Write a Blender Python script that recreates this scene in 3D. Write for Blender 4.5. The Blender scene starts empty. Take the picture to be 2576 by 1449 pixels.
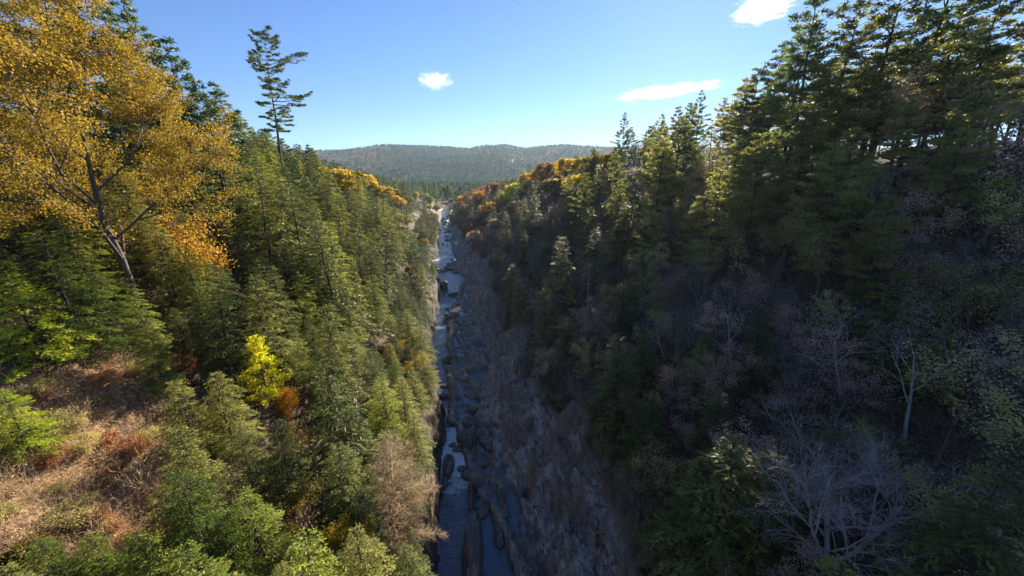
import bpy, math
import numpy as np
from mathutils import Vector, Matrix
R_ = np.random.default_rng
SC = bpy.context.scene
COL = SC.collection

# ------------------------------------------------------------------ camera
W2, H2, F2 = 2576.0, 1449.0, 950.0
CAM = np.array([0.0, 0.0, 50.0])
PITCH = math.atan((724.5 - 445) / F2)
cd = bpy.data.cameras.new('camera'); cam = bpy.data.objects.new('camera', cd); COL.objects.link(cam)
cd.sensor_width = 36; cd.lens = 36 * F2 / W2; cd.clip_start = .5; cd.clip_end = 20000
cam.location = CAM; cam.rotation_euler = (math.pi / 2 - PITCH, 0, 0); SC.camera = cam
CP, SP = math.cos(PITCH), math.sin(PITCH)
def ray(px, py):
    """direction with forward component 1 of the line of sight through a point of the photograph"""
    a = (px - W2 / 2) / F2; b = (py - H2 / 2) / F2
    v = np.array([a, CP - b * SP, -SP - b * CP])
    return v
def on_plane(px, py, z=0.):
    v = ray(px, py); return CAM + v * ((z - CAM[2]) / v[2])
def project(p):
    q = np.asarray(p, float) - CAM
    d = q[..., 1] * CP - q[..., 2] * SP; u = q[..., 1] * SP + q[..., 2] * CP
    d = np.where(d < .1, .1, d)
    return W2 / 2 + F2 * q[..., 0] / d, H2 / 2 - F2 * u / d

# ------------------------------------------------------------------ noise
_T = R_(7).random((256, 256))
def vnoise(x, y, s=0):
    x = np.asarray(x, float) + s * 17.31; y = np.asarray(y, float) + s * 9.77
    xi = np.floor(x).astype(int); yi = np.floor(y).astype(int)
    fx = x - xi; fy = y - yi; fx = fx * fx * (3 - 2 * fx); fy = fy * fy * (3 - 2 * fy)
    g = lambda i, j: _T[i & 255, j & 255]
    a = g(xi, yi) * (1 - fx) + g(xi + 1, yi) * fx
    b = g(xi, yi + 1) * (1 - fx) + g(xi + 1, yi + 1) * fx
    return a * (1 - fy) + b * fy
def fbm(x, y, o=4, s=0, gain=.5):
    r, a, t = 0, 1., 0
    for k in range(o):
        r = r + a * vnoise(x, y, s + k); t += a; a *= gain; x = np.asarray(x) * 2.03; y = np.asarray(y) * 2.03
    return r / t
def ridged(x, y, o=4, s=0):
    r, a, t = 0, 1., 0
    for k in range(o):
        r = r + a * (1 - abs(2 * vnoise(x, y, s + k) - 1)); t += a; a *= .55; x = np.asarray(x) * 2.1; y = np.asarray(y) * 2.1
    return r / t
def slabs(x, y):
    """tilted rock slabs of uneven size with broken ledges between them"""
    r = 0
    for k, (a, b, am) in enumerate([(3.4, 9., 1.), (1.7, 4., .5), (.95, 2.6, .28)]):
        w1 = fbm(x * .13 / (k + 1) ** .3, y * .13, 4, 81 + k) - .5; w2 = fbm(x * .4, y * .25, 3, 91 + k) - .5
        c, s_ = math.cos(.5 + .1 * k), math.sin(.5 + .1 * k)
        u = (x * c - y * s_) / a + 5. * w1 + .8 * w2; iu = np.floor(u).astype(int)
        v = (x * s_ + y * c) / b + 3 * w2 + _T[iu & 255, (iu * 7 + 13) & 255] * 9; iv = np.floor(v).astype(int)
        h1 = _T[(iu * 5 + k) & 255, (iv * 3) & 255]; h2 = _T[(iu * 3 + 31) & 255, (iv * 11 + 7) & 255]
        r = r + am * (1.1 * (h1 - .5) + (.5 - (u - iu)) * (.3 + .9 * h2) + (v - iv - .5) * .4 * (h2 - .5))
    return .6 + r * .62
def sst(x, a, b):
    t = np.clip((x - a) / (b - a), 0, 1); return t * t * (3 - 2 * t)

# ------------------------------------------------------------------ river outline (traced, laid on the water plane)
LP = [(1097,1449),(1097,1324),(1104,1274),(1104,1204),(1109,1149),(1117,1094),(1117,1054),(1104,994),(1079,969),(1087,889),(1087,844),(1088,834),
      (1096,818),(1101,778),(1105,733),(1099,717),(1101,701),(1084,680),(1086,656),(1104,648),(1101,627),(1104,590),(1100,569),(1111,548),(1107,529)]
RP = [(1294,1449),(1284,1424),(1264,1354),(1239,1314),(1224,1274),(1199,1244),(1179,1204),(1169,1149),(1149,1104),(1150,1075),(1124,1066),(1132,1004),(1122,939),(1134,899),
      (1119,869),(1128,840),(1123,820),(1133,791),(1136,767),(1150,745),(1157,720),(1175,701),(1146,683),(1128,675),(1135,660),(1144,648),(1138,630),(1133,609),(1142,598),(1136,585),(1115,574),(1124,553),(1134,529)]
def trace(L):
    q = np.array([on_plane(*p) for p in L]); return q[np.argsort(q[:, 1])]
LQ, RQ = trace(LP), trace(RP)
def Le(y):
    r = np.interp(y, LQ[:, 1], LQ[:, 0]); r = np.where(y < LQ[0, 1], LQ[0, 0] - (y - LQ[0, 1]) * .15, r)
    return r
def Re(y):
    r = np.interp(y, RQ[:, 1], RQ[:, 0]); r = np.where(y < RQ[0, 1], RQ[0, 0] - (y - RQ[0, 1]) * .15, r)
    return r
POOLS = [(1212,940,3.4,3.0),(1175,1050,1.2,2.2),(1190,1010,1.8,1.2),(1275,1115,.8,2.5),(1290,1260,.8,3.2),(1210,875,2.0,1.4),(1165,790,2.4,2.4),(1150,1010,1.5,1.1),(1262,1190,.8,1.5)]
POOLQ = [(on_plane(a, b), rx, ry) for a, b, rx, ry in POOLS]
RIDGE = np.array([(-400,392),(300,385),(700,380),(864,376),(922,368),(961,362),(1006,364),(1074,365),(1123,368),(1178,375),(1220,369),(1268,363),(1317,371),(1366,366),(1414,361),(1470,368),(1700,372),(2100,366),(3000,380)], float)
RA = (RIDGE[:, 0] - W2 / 2) / F2
RV = np.array([ray(*p) for p in RIDGE]); RIDGE_T = RV[:, 0] / RV[:, 1]; RIDGE_Z = RV[:, 2] / RV[:, 1]
o_ = np.argsort(RIDGE_T); RIDGE_T, RIDGE_Z = RIDGE_T[o_], RIDGE_Z[o_]

def height(x, y, fine=True):
    x = np.asarray(x, float); y = np.asarray(y, float)
    yl = np.minimum(y, 640)
    dl = Le(yl) - x; dr = x - Re(yl)
    # left bank: rock cliff, slope, rim
    n1 = fbm(x * .05, y * .05, 4, 3) - .5; n2 = fbm(x * .25, y * .25, 3, 8) - .5
    ch = np.interp(y, [30, 60, 75, 100, 150, 190, 260, 400, 640], [9.5, 9, 8.5, 8, 8, 6, 5, 4, 3]) + 5 * (fbm(y * .06, y * 0, 3, 11) - .5)
    cw = 1.9 + 1.2 * fbm(y * .15, y * 0 + 4, 3, 12)
    pl = np.interp(y, [0, 150, 250, 350, 500, 640, 800], [52, 52, 43, 35, 26, 18, 10])
    hl = ch * sst(dl, -.3, cw) ** .8 + .74 * np.clip(dl - cw, 0, None) + 7 * n1 * sst(dl, 4, 25) + 2.2 * n2 * sst(dl, 2, 8)
    pn = pl + 4 * n1 + .04 * np.clip(dl - 60, 0, 400)
    k = 5.; hl = -k * np.log(np.exp(-np.clip(hl, -50, 400) / k) + np.exp(-pn / k))
    # right bank: shelf, rock slope, rim
    sw = np.interp(y, [33, 45, 60, 80, 110, 150, 176, 205, 240, 300, 600], [3.5, 5, 7.5, 10, 12, 8, 2, 2, 8, 6, 3])
    saw = slabs(x, y)
    rs = ridged((x * .9 + y * .35) * .55, (y * .9 - x * .35) * .13, 4, 21)
    rs2 = ridged((x + y * .7) * .9, (y - x * .7) * .35, 3, 25)
    shelf = (-.42 + 1.7 * (rs - .47) + 1.1 * (rs2 - .5) + .55 * (saw - .6)) + .07 * np.clip(dr, 0, 30)
    for q, rx, ry in POOLQ:
        shelf = shelf - 1.1 * np.exp(-(((x - q[0]) / rx) ** 2 + ((y - q[1]) / ry) ** 2) ** 1.5)
    edge = 1.0 * np.exp(-((dr - .9) / .9) ** 2)
    dd = np.clip(dr - sw, 0, None)
    hr = shelf + edge + .62 * dd + .012 * np.clip(dd, 0, 18) ** 2 + 7 * n1 * sst(dd, 2, 25) + 2. * n2 * sst(dd, 0, 6) + 1.5 * (rs - .5) * sst(dd, 0, 5) + 1.25 * (saw - .6) * sst(dd, 0, 3) * (1 - sst(dd, 22, 40))
    pr = np.interp(y, [0, 180, 260, 350, 450, 560, 640, 800], [54, 54, 50, 44, 34, 26, 18, 10]) + 4 * n1 + .05 * np.clip(dr - 70, 0, 500)
    hr = -k * np.log(np.exp(-np.clip(hr, -50, 400) / k) + np.exp(-pr / k))
    bed = -1.6 - .5 * vnoise(x * .4, y * .4)
    h = np.where(dl > -.3, hl, bed); tr = sst(dr, -.9, .3); h = np.where(dr > -.9, bed * (1 - tr) + hr * tr, h)
    # valley beyond the gorge mouth
    v = 10 + 5 * (fbm(x * .006, y * .006, 3, 31) - .5)
    mix = sst(y, 615, 690) * (1 - .0 * x); mix2 = sst(y, 600, 800)
    h = np.where((dl > 25) | (dr > 25), h * (1 - mix2) + v * mix2, h * (1 - mix) + v * mix)
    # hills
    t = x / np.clip(y, 1, None); rz = 50 + 3200 * np.interp(t, RIDGE_T, RIDGE_Z) - 10
    s = sst(y, 1350, 3200); rise = (s * .75 + .25 * s ** 2)
    h = h + (rz - v) * rise * (.93 + .0 * x) + (fbm(x * .0028, y * .0028, 4, 41) - .5) * 110 * sst(y, 1400, 2000) * (1 - sst(y, 2700, 3150))
    h = np.where(y > 3250, h - (y - 3250) * .2, h)
    return h

# ------------------------------------------------------------------ mesh + object helpers
def mesh(name, V, Fs, mats=(), rnd=None, mi=None, smooth=False, attrs=None):
    """V (n,3); Fs list of (m,k) index arrays"""
    me = bpy.data.meshes.new(name)
    me.vertices.add(len(V)); me.vertices.foreach_set('co', np.ascontiguousarray(V, np.float32).ravel())
    Fs = [f for f in Fs if len(f)]
    loops = np.concatenate([f.ravel() for f in Fs]); tot = np.concatenate([np.full(len(f), f.shape[1]) for f in Fs])
    me.loops.add(len(loops)); me.loops.foreach_set('vertex_index', loops.astype(np.int32))
    me.polygons.add(len(tot)); st = np.concatenate([[0], np.cumsum(tot)[:-1]])
    me.polygons.foreach_set('loop_start', st.astype(np.int32)); me.polygons.foreach_set('loop_total', tot.astype(np.int32))
    if mi is not None: me.polygons.foreach_set('material_index', np.asarray(mi, np.int32))
    me.update(calc_edges=True)
    if smooth: me.polygons.foreach_set('use_smooth', np.ones(len(tot), bool))
    if rnd is not None:
        a = me.attributes.new('rnd', 'FLOAT', 'FACE'); a.data.foreach_set('value', np.asarray(rnd, np.float32))
    for k_, v_ in (attrs or {}).items():
        a = me.attributes.new(k_, 'FLOAT', 'POINT'); a.data.foreach_set('value', np.asarray(v_, np.float32))
    for m in mats: me.materials.append(m)
    return me
def link(name, data, parent=None, loc=None):
    o = bpy.data.objects.new(name, data); COL.objects.link(o)
    if parent is not None: o.parent = parent
    if loc is not None: o.location = loc
    return o
def tag(o, label=None, cat=None, group=None, kind=None):
    if label: o['label'] = label
    if cat: o['category'] = cat
    if group: o['group'] = group
    if kind: o['kind'] = kind
    return o
def norm(v): return v / np.maximum(np.linalg.norm(v, axis=-1, keepdims=True), 1e-9)
def prisms(S, E, r0, r1, k=4):
    S = np.asarray(S, float).reshape(-1, 3); E = np.asarray(E, float).reshape(-1, 3); n = len(S)
    d = norm(E - S); up = np.where(abs(d[:, 2:3]) > .9, np.array([[1., 0, 0]]), np.array([[0, 0, 1.]]))
    a = norm(np.cross(d, up)); b = np.cross(d, a)
    th = np.arange(k) * 2 * math.pi / k
    ring = a[:, None] * np.cos(th)[None, :, None] + b[:, None] * np.sin(th)[None, :, None]
    r0 = np.broadcast_to(r0, n); r1 = np.broadcast_to(r1, n)
    V = np.concatenate([S[:, None] + ring * r0[:, None, None], E[:, None] + ring * r1[:, None, None]], 1).reshape(-1, 3)
    i = np.arange(k); j = (i + 1) % k
    q = np.stack([i, j, j + k, i + k], 1)
    F = (q[None] + (np.arange(n) * 2 * k)[:, None, None]).reshape(-1, 4)
    return V, F
def cards(C, D, N, L, W):
    """leaf-shaped rhombi: root C, direction D, roughly facing N"""
    n = len(C); D = norm(D); S = norm(np.cross(D, N)); L = np.broadcast_to(L, n)[:, None]; W = np.broadcast_to(W, n)[:, None]
    up = np.cross(S, D)
    V = np.stack([C, C + D * L * .45 + S * W * .5 + up * W * .12, C + D * L, C + D * L * .45 - S * W * .5 + up * W * .12], 1).reshape(-1, 3)
    F = np.arange(n * 4).reshape(-1, 4)
    return V, F
class Acc:
    def __init__(s): s.tone = None; s.V = []; s.F = []; s.n = 0; s.m = []
    def add(s, VF, m=0):
        V, F = VF; s.V.append(V); s.F.append(F + s.n); s.n += len(V); s.m.append(np.full(len(F), m)); return s
    def out(s, name, mats, seed=0, tone=None, **k):
        F = np.concatenate(s.F); V = np.concatenate(s.V); rn = R_(seed).random(len(F)); tone = s.tone if tone is None else tone
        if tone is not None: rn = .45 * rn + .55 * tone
        return mesh(name, V, [F], mats, rnd=rn, mi=np.concatenate(s.m), **k)

# ------------------------------------------------------------------ materials
def new_mat(name):
    m = bpy.data.materials.new(name); m.use_nodes = True; nt = m.node_tree; nt.nodes.clear()
    return m, nt, nt.nodes, nt.links
def out(nt, sh, disp=None):
    o = nt.nodes.new('ShaderNodeOutputMaterial'); nt.links.new(sh, o.inputs['Surface'])
def ramp(nt, fac, stops):
    r = nt.nodes.new('ShaderNodeValToRGB'); nt.links.new(fac, r.inputs['Fac'])
    e = r.color_ramp.elements
    while len(e) < len(stops): e.new(.5)
    for el, (p, c) in zip(e, stops): el.position = p; el.color = (*c, 1)
    return r.outputs['Color']
def math_(nt, op, a, b=None, clamp=False):
    n = nt.nodes.new('ShaderNodeMath'); n.operation = op; n.use_clamp = clamp
    for i, v in enumerate((a, b)):
        if v is None: continue
        if hasattr(v, 'is_linked') or hasattr(v, 'links'): nt.links.new(v, n.inputs[i])
        else: n.inputs[i].default_value = v
    return n.outputs[0]
def mixc(nt, f, a, b, bt='MIX'):
    n = nt.nodes.new('ShaderNodeMix'); n.data_type = 'RGBA'; n.blend_type = bt
    for k, v in ((0, f), (6, a), (7, b)):
        if isinstance(v, (int, float)): n.inputs[k].default_value = v
        elif isinstance(v, tuple): n.inputs[k].default_value = (*v, 1)
        else: nt.links.new(v, n.inputs[k])
    return n.outputs[2]
def attr(nt, name, typ='GEOMETRY'):
    n = nt.nodes.new('ShaderNodeAttribute'); n.attribute_name = name; n.attribute_type = typ; return n.outputs['Fac']
def noise(nt, scale, detail=3, coord='Object', vec=None, rough=.55, mapping=None):
    n = nt.nodes.new('ShaderNodeTexNoise'); n.inputs['Scale'].default_value = scale; n.inputs['Detail'].default_value = detail; n.inputs['Roughness'].default_value = rough
    if vec is None:
        tc = nt.nodes.new('ShaderNodeTexCoord'); vec = tc.outputs[coord]
    if mapping:
        mp = nt.nodes.new('ShaderNodeMapping'); nt.links.new(vec, mp.inputs['Vector']); mp.inputs['Rotation'].default_value = mapping[0]; mp.inputs['Scale'].default_value = mapping[1]; vec = mp.outputs[0]
    nt.links.new(vec, n.inputs['Vector']); return n.outputs['Fac']
def leaf_mat(name, cols, tr=.35, spec=.16, rough=.5, clump=.35, vary=.5):
    m, nt, N, L = new_mat(name)
    oi = N.new('ShaderNodeObjectInfo')
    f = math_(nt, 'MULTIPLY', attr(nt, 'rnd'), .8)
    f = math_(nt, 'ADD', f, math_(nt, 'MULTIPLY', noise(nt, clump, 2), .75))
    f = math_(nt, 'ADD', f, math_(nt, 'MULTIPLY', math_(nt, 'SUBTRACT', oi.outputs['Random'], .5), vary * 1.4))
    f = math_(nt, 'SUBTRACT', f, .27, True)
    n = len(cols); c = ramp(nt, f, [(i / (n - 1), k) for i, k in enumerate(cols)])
    b = N.new('ShaderNodeBsdfPrincipled'); L.new(c, b.inputs['Base Color']); b.inputs['Roughness'].default_value = rough; b.inputs['Specular IOR Level'].default_value = spec
    t = N.new('ShaderNodeBsdfTranslucent'); L.new(mixc(nt, 1., c, (1.5, 1.5, .9), 'MULTIPLY'), t.inputs['Color'])
    mx = N.new('ShaderNodeMixShader'); mx.inputs[0].default_value = tr; L.new(b.outputs[0], mx.inputs[1]); L.new(t.outputs[0], mx.inputs[2])
    out(nt, mx.outputs[0]); return m
def bark_mat(name, a, b, scale=6):
    m, nt, N, L = new_mat(name)
    c = ramp(nt, noise(nt, scale, 4, mapping=((0, 0, 0), (1, 1, .35))), [(.3, a), (.7, b)])
    p = N.new('ShaderNodeBsdfPrincipled'); L.new(c, p.inputs['Base Color']); p.inputs['Roughness'].default_value = .85; p.inputs['Specular IOR Level'].default_value = .2
    out(nt, p.outputs[0]); return m
M = {}
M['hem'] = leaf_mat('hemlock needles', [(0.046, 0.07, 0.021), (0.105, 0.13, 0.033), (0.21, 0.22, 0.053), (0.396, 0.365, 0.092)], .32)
M['hem_lime'] = leaf_mat('young hemlock needles', [(0.068, 0.116, 0.011), (0.151, 0.233, 0.016), (0.338, 0.42, 0.027), (0.574, 0.59, 0.054)], .4)
M['glow'] = leaf_mat('yellow green young needles', [(.28,.28,.012),(.45,.44,.015),(.62,.58,.02),(.75,.7,.05)], .5, vary=.05)
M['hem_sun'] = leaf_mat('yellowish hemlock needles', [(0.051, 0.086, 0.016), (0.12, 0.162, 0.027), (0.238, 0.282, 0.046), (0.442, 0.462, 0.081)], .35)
M['hem_far'] = leaf_mat('far hemlock needles', [(0.054, 0.076, 0.029), (0.107, 0.135, 0.043), (0.205, 0.218, 0.064), (0.339, 0.32, 0.099)], .3)
M['pine'] = leaf_mat('pine needles', [(0.036, 0.062, 0.029), (0.081, 0.122, 0.046), (0.152, 0.197, 0.059), (0.268, 0.305, 0.089)], .3, spec=.2)
M['pine_gold'] = leaf_mat('yellowish pine needles', [(0.054, 0.068, 0.024), (0.121, 0.121, 0.03), (0.23, 0.189, 0.041), (0.351, 0.27, 0.068)], .35)  # pine palette shifted towards yellow
M['gold'] = leaf_mat('golden maple leaves', [(0.068, 0.066, 0.018), (0.162, 0.131, 0.025), (0.292, 0.199, 0.03), (0.437, 0.271, 0.045)], .42)
M['yellow'] = leaf_mat('yellow leaves', [(0.218, 0.174, 0.017), (0.393, 0.284, 0.021), (0.6, 0.393, 0.029), (0.646, 0.501, 0.056)], .42)
M['orange'] = leaf_mat('orange leaves', [(0.326, 0.163, 0.02), (0.587, 0.305, 0.027), (0.815, 0.445, 0.041), (0.85, 0.669, 0.081)], .42)
M['rust'] = leaf_mat('rust leaves', [(0.162, 0.074, 0.041), (0.297, 0.128, 0.061), (0.405, 0.189, 0.081), (0.513, 0.27, 0.135)], .35)
M['limeleaf'] = leaf_mat('lime leaves', [(0.135, 0.176, 0.016), (0.297, 0.351, 0.027), (0.486, 0.513, 0.041), (0.675, 0.648, 0.068)], .42)
M['olive'] = leaf_mat('olive autumn leaves', [(0.145, 0.139, 0.065), (0.267, 0.245, 0.097), (0.461, 0.397, 0.16), (0.68, 0.584, 0.256)], .35)
M['mauve'] = leaf_mat('brown dry leaves', [(0.173, 0.125, 0.102), (0.32, 0.216, 0.181), (0.468, 0.319, 0.26), (0.638, 0.456, 0.386)], .3)
M['bark'] = bark_mat('grey brown bark', (.06,.047,.038), (.17,.14,.12))
M['bark_dark'] = bark_mat('dark conifer bark', (.035,.027,.022), (.1,.078,.062))
M['bark_pale'] = bark_mat('pale bark', (.24,.215,.195), (.48,.43,.4), 3)
M['bark_tan'] = bark_mat('tan dead wood', (.26,.18,.1), (.5,.37,.22), 3)
M['twig'] = bark_mat('grey twigs', (.15,.13,.12), (.32,.28,.26), 2)

def terrain_mat():
    m, nt, N, L = new_mat('gorge ground')
    rock = attr(nt, 'rock')
    tc = N.new('ShaderNodeTexCoord')
    mp = N.new('ShaderNodeMapping'); mp.inputs['Rotation'].default_value = (0, .3, .5); mp.inputs['Scale'].default_value = (1.25, .2, .9)
    dn = N.new('ShaderNodeTexNoise'); dn.inputs['Scale'].default_value = .5; dn.inputs['Detail'].default_value = 5; L.new(tc.outputs['Object'], dn.inputs['Vector'])
    va = N.new('ShaderNodeVectorMath'); va.operation = 'MULTIPLY_ADD'; L.new(dn.outputs['Color'], va.inputs[0]); va.inputs[1].default_value = (3.2, 3.2, 3.2); L.new(tc.outputs['Object'], va.inputs[2]); L.new(va.outputs[0], mp.inputs['Vector'])
    vo = N.new('ShaderNodeTexVoronoi'); vo.inputs['Scale'].default_value = 1.0; L.new(mp.outputs[0], vo.inputs['Vector'])
    vb = N.new('ShaderNodeTexVoronoi'); vb.inputs['Scale'].default_value = 2.7; L.new(mp.outputs[0], vb.inputs['Vector'])
    sx = N.new('ShaderNodeSeparateColor'); L.new(vo.outputs['Color'], sx.inputs[0]); sy = N.new('ShaderNodeSeparateColor'); L.new(vb.outputs['Color'], sy.inputs[0])
    nz = noise(nt, 1.2, 8, mapping=((0, .3, .5), (2.3, .42, 1.4)), rough=.62)
    st = math_(nt, 'ADD', math_(nt, 'ADD', math_(nt, 'MULTIPLY', sx.outputs[0], .22), math_(nt, 'MULTIPLY', sy.outputs[0], .16)), math_(nt, 'MULTIPLY', nz, .75))
    c1 = ramp(nt, st, [(.32,(.13,.1,.078)),(.5,(.3,.245,.195)),(.64,(.43,.37,.3)),(.82,(.66,.6,.51))])
    ve = N.new('ShaderNodeTexVoronoi'); ve.feature = 'DISTANCE_TO_EDGE'; ve.inputs['Scale'].default_value = .55; L.new(mp.outputs[0], ve.inputs['Vector'])
    ck = math_(nt, 'MAXIMUM', sstep(nt, ve.outputs['Distance'], .0, .05), math_(nt, 'ADD', sstep(nt, noise(nt, .35, 3), .42, .6), .35), True); c1 = mixc(nt, ck, (.03, .026, .023), c1)
    big = noise(nt, .16, 3)
    c1 = mixc(nt, math_(nt, 'MULTIPLY', sstep(nt, big, .45, .7), .55), c1, (.2, .125, .09))
    pale = sstep(nt, noise(nt, .5, 4, mapping=((0, 0, .3), (1.4, .3, 1))), .56, .66)
    c1 = mixc(nt, math_(nt, 'MULTIPLY', pale, math_(nt, 'MULTIPLY', attr(nt, 'shelf'), .75)), c1, (.42, .42, .4))
    nb = noise(nt, 3.2, 5, rough=.7)
    c2 = ramp(nt, nb, [(.3,(.02,.014,.01)),(.45,(.06,.04,.025)),(.56,(.12,.08,.045)),(.7,(.2,.14,.08))])
    c3 = ramp(nt, noise(nt, .02, 4), [(.3,(.03,.04,.02)),(.55,(.07,.075,.035)),(.7,(.14,.1,.05))])
    c2 = mixc(nt, attr(nt, 'brush'), c2, mixc(nt, 1., c2, (2.6, 2.3, 2.), 'MULTIPLY'))
    c2 = mixc(nt, attr(nt, 'far'), c2, c3)
    c1 = mixc(nt, attr(nt, 'cliff'), c1, mixc(nt, 1., c1, (.3, .27, .25), 'MULTIPLY'))  # left bank rock darkened: the cliff's shade is painted into its colour
    c = mixc(nt, rock, c2, c1)
    wet = attr(nt, 'wet'); c = mixc(nt, wet, c, mixc(nt, 1., c, (.45, .43, .42), 'MULTIPLY'))
    p = N.new('ShaderNodeBsdfPrincipled'); L.new(c, p.inputs['Base Color'])
    rg = math_(nt, 'SUBTRACT', .85, math_(nt, 'MULTIPLY', wet, .5)); L.new(rg, p.inputs['Roughness']); p.inputs['Specular IOR Level'].default_value = .35
    bp = N.new('ShaderNodeBump'); bp.inputs['Strength'].default_value = .9; bp.inputs['Distance'].default_value = .6
    h = math_(nt, 'ADD', math_(nt, 'ADD', st, math_(nt, 'MULTIPLY', ck, .25)), math_(nt, 'MULTIPLY', noise(nt, 5, 4), .12)); L.new(h, bp.inputs['Height']); L.new(bp.outputs[0], p.inputs['Normal'])
    out(nt, p.outputs[0]); return m
def sstep(nt, v, a, b):
    n = nt.nodes.new('ShaderNodeMapRange'); n.interpolation_type = 'SMOOTHSTEP'; n.inputs['From Min'].default_value = a; n.inputs['From Max'].default_value = b
    nt.links.new(v, n.inputs['Value']); return n.outputs[0]
def rock_mat():
    m, nt, N, L = new_mat('dark rock')
    st = noise(nt, 1.4, 5, mapping=((0, .5, .2), (2.4, .5, 1)), rough=.65)
    c = ramp(nt, st, [(.3,(.04,.03,.025)),(.5,(.11,.085,.07)),(.68,(.24,.2,.17))])
    p = N.new('ShaderNodeBsdfPrincipled'); L.new(c, p.inputs['Base Color']); p.inputs['Roughness'].default_value = .6
    bp = N.new('ShaderNodeBump'); bp.inputs['Strength'].default_value = .8; bp.inputs['Distance'].default_value = .2; L.new(st, bp.inputs['Height']); L.new(bp.outputs[0], p.inputs['Normal'])
    out(nt, p.outputs[0]); return m
def water_mat():
    m, nt, N, L = new_mat('river water')
    tc = N.new('ShaderNodeTexCoord')
    n1 = noise(nt, 1.6, 4, vec=tc.outputs['Object'], mapping=((0, 0, .2), (.7, 1.5, 1)))
    n2 = noise(nt, .35, 3, vec=tc.outputs['Object'])
    h = math_(nt, 'ADD', n1, math_(nt, 'MULTIPLY', n2, 1.2))
    bp = N.new('ShaderNodeBump'); bp.inputs['Strength'].default_value = .9; bp.inputs['Distance'].default_value = .3; L.new(h, bp.inputs['Height'])
    p = N.new('ShaderNodeBsdfPrincipled'); p.inputs['Base Color'].default_value = (.055, .095, .135, 1); p.inputs['Roughness'].default_value = .1; p.inputs['IOR'].default_value = 1.45; L.new(bp.outputs[0], p.inputs['Normal'])
    fo = attr(nt, 'foam'); nz = noise(nt, 1.3, 6, vec=tc.outputs['Object'], mapping=((0, 0, .15), (1.6, .55, 1)), rough=.7)
    nl = noise(nt, 1.0, 5, vec=tc.outputs['Object'], mapping=((0, 0, .18), (.35, 1.5, 1)), rough=.65)
    nz = math_(nt, 'ADD', math_(nt, 'MULTIPLY', nz, .5), math_(nt, 'MULTIPLY', nl, .5))
    f = sstep(nt, math_(nt, 'ADD', fo, nz), .95, 1.22)
    d = N.new('ShaderNodeBsdfPrincipled'); d.inputs['Base Color'].default_value = (.62, .72, .76, 1); d.inputs['Roughness'].default_value = .6
    bp2 = N.new('ShaderNodeBump'); bp2.inputs['Strength'].default_value = 1; bp2.inputs['Distance'].default_value = .4; L.new(nz, bp2.inputs['Height']); L.new(bp2.outputs[0], d.inputs['Normal'])
    mx = N.new('ShaderNodeMixShader'); L.new(f, mx.inputs[0]); L.new(p.outputs[0], mx.inputs[1]); L.new(d.outputs[0], mx.inputs[2])
    out(nt, mx.outputs[0]); return m

# ------------------------------------------------------------------ terrain sheet
def spaced(knots):
    """knots: [(start, step)...,(end,None)] -> coordinates whose spacing runs smoothly between steps"""
    r = [knots[0][0]]
    ks = np.array([k for k, s in knots]); ss = np.array([s for k, s in knots])
    while r[-1] < knots[-1][0]: r.append(r[-1] + np.interp(r[-1], ks, ss))
    return np.array(r)
ys = spaced([(-80, 6), (15, 2), (30, .42), (110, .42), (180, .7), (300, 1.6), (650, 5), (1300, 28), (3300, 45), (3900, 80)])
offs = spaced([(-3600, 250), (-900, 60), (-250, 12), (-90, 2.5), (-30, 1.2), (-14, .36), (40, .36), (60, 1.2), (110, 3), (250, 12), (900, 60), (3600, 250)])
cx = (Le(np.minimum(ys, 640)) + Re(np.minimum(ys, 640))) / 2
cxs = np.convolve(np.pad(cx, 12, 'edge'), np.ones(25) / 25, 'valid')
X = cxs[:, None] + offs[None]; Y = np.repeat(ys[:, None], len(offs), 1)
Z = height(X, Y)
yl = np.minimum(Y, 640); DL = Le(yl) - X; DR = X - Re(yl)
nr = fbm(X * .12, Y * .12, 4, 51) - .5
rockL = 1 - sst(DL + nr * 5, 3.6, 5.0)
tong = np.interp(Y, [30, 50, 70, 95, 130, 160, 200, 260, 320, 640], [13, 16, 17, 19, 18, 14, 11, 12, 8, 5])
rockR = 1 - sst(DR + nr * 12, tong, tong + 3)
ROCK = np.where(DR > 0, rockR, rockL) * (1 - sst(Y, 600, 650))
SHELF = (1 - sst(DR, 8, 16)) * sst(DR, -1, 1)
WET = np.maximum((1 - sst(Z, .15, .9)), 0) * ROCK
PX, PY = project(np.stack([X, Y, Z + .5], -1)); BRUSH = (1 - sst(((PX - 215) / 270) ** 2 + ((PY - 1180) / 300) ** 2 + .6 * nr, .8, 1.4)) * (DR < 0) * (Y < 80)
# rock crags: small sideways and vertical breaks on bare rock
cr = (ridged((X + Z + .45 * Y) * .42, (Y - X * .5 + Z * .6) * .17, 5, 61) - .5) * 1.7
fine = sst(-Y, -700, -300)
Xd = X + ROCK * fine * cr * 1.0 * (Z > .4) * (DR < 0); Zd = Z + ROCK * fine * cr * (.25 + .5 * (DR < 0)) * sst(Z, .5, 3) + BRUSH * (fbm(X * .9, Y * .9, 4, 68) - .5) * 1.6 + (1 - ROCK) * (fbm(X * .7, Y * .7, 3, 66) - .5) * .8 * sst(-Y, -700, -100) * (Z > 2)
ny, nx = X.shape; idx = np.arange(ny * nx).reshape(ny, nx)
Fq = np.stack([idx[:-1, :-1], idx[:-1, 1:], idx[1:, 1:], idx[1:, :-1]], -1).reshape(-1, 4)
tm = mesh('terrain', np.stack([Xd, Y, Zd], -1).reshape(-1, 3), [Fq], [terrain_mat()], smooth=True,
          attrs={'brush': BRUSH.ravel(), 'cliff': (DR < 0).astype(float).ravel(), 'rock': ROCK.ravel(), 'shelf': SHELF.ravel(), 'wet': WET.ravel(), 'far': sst(Y, 600, 900).ravel()})
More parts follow.
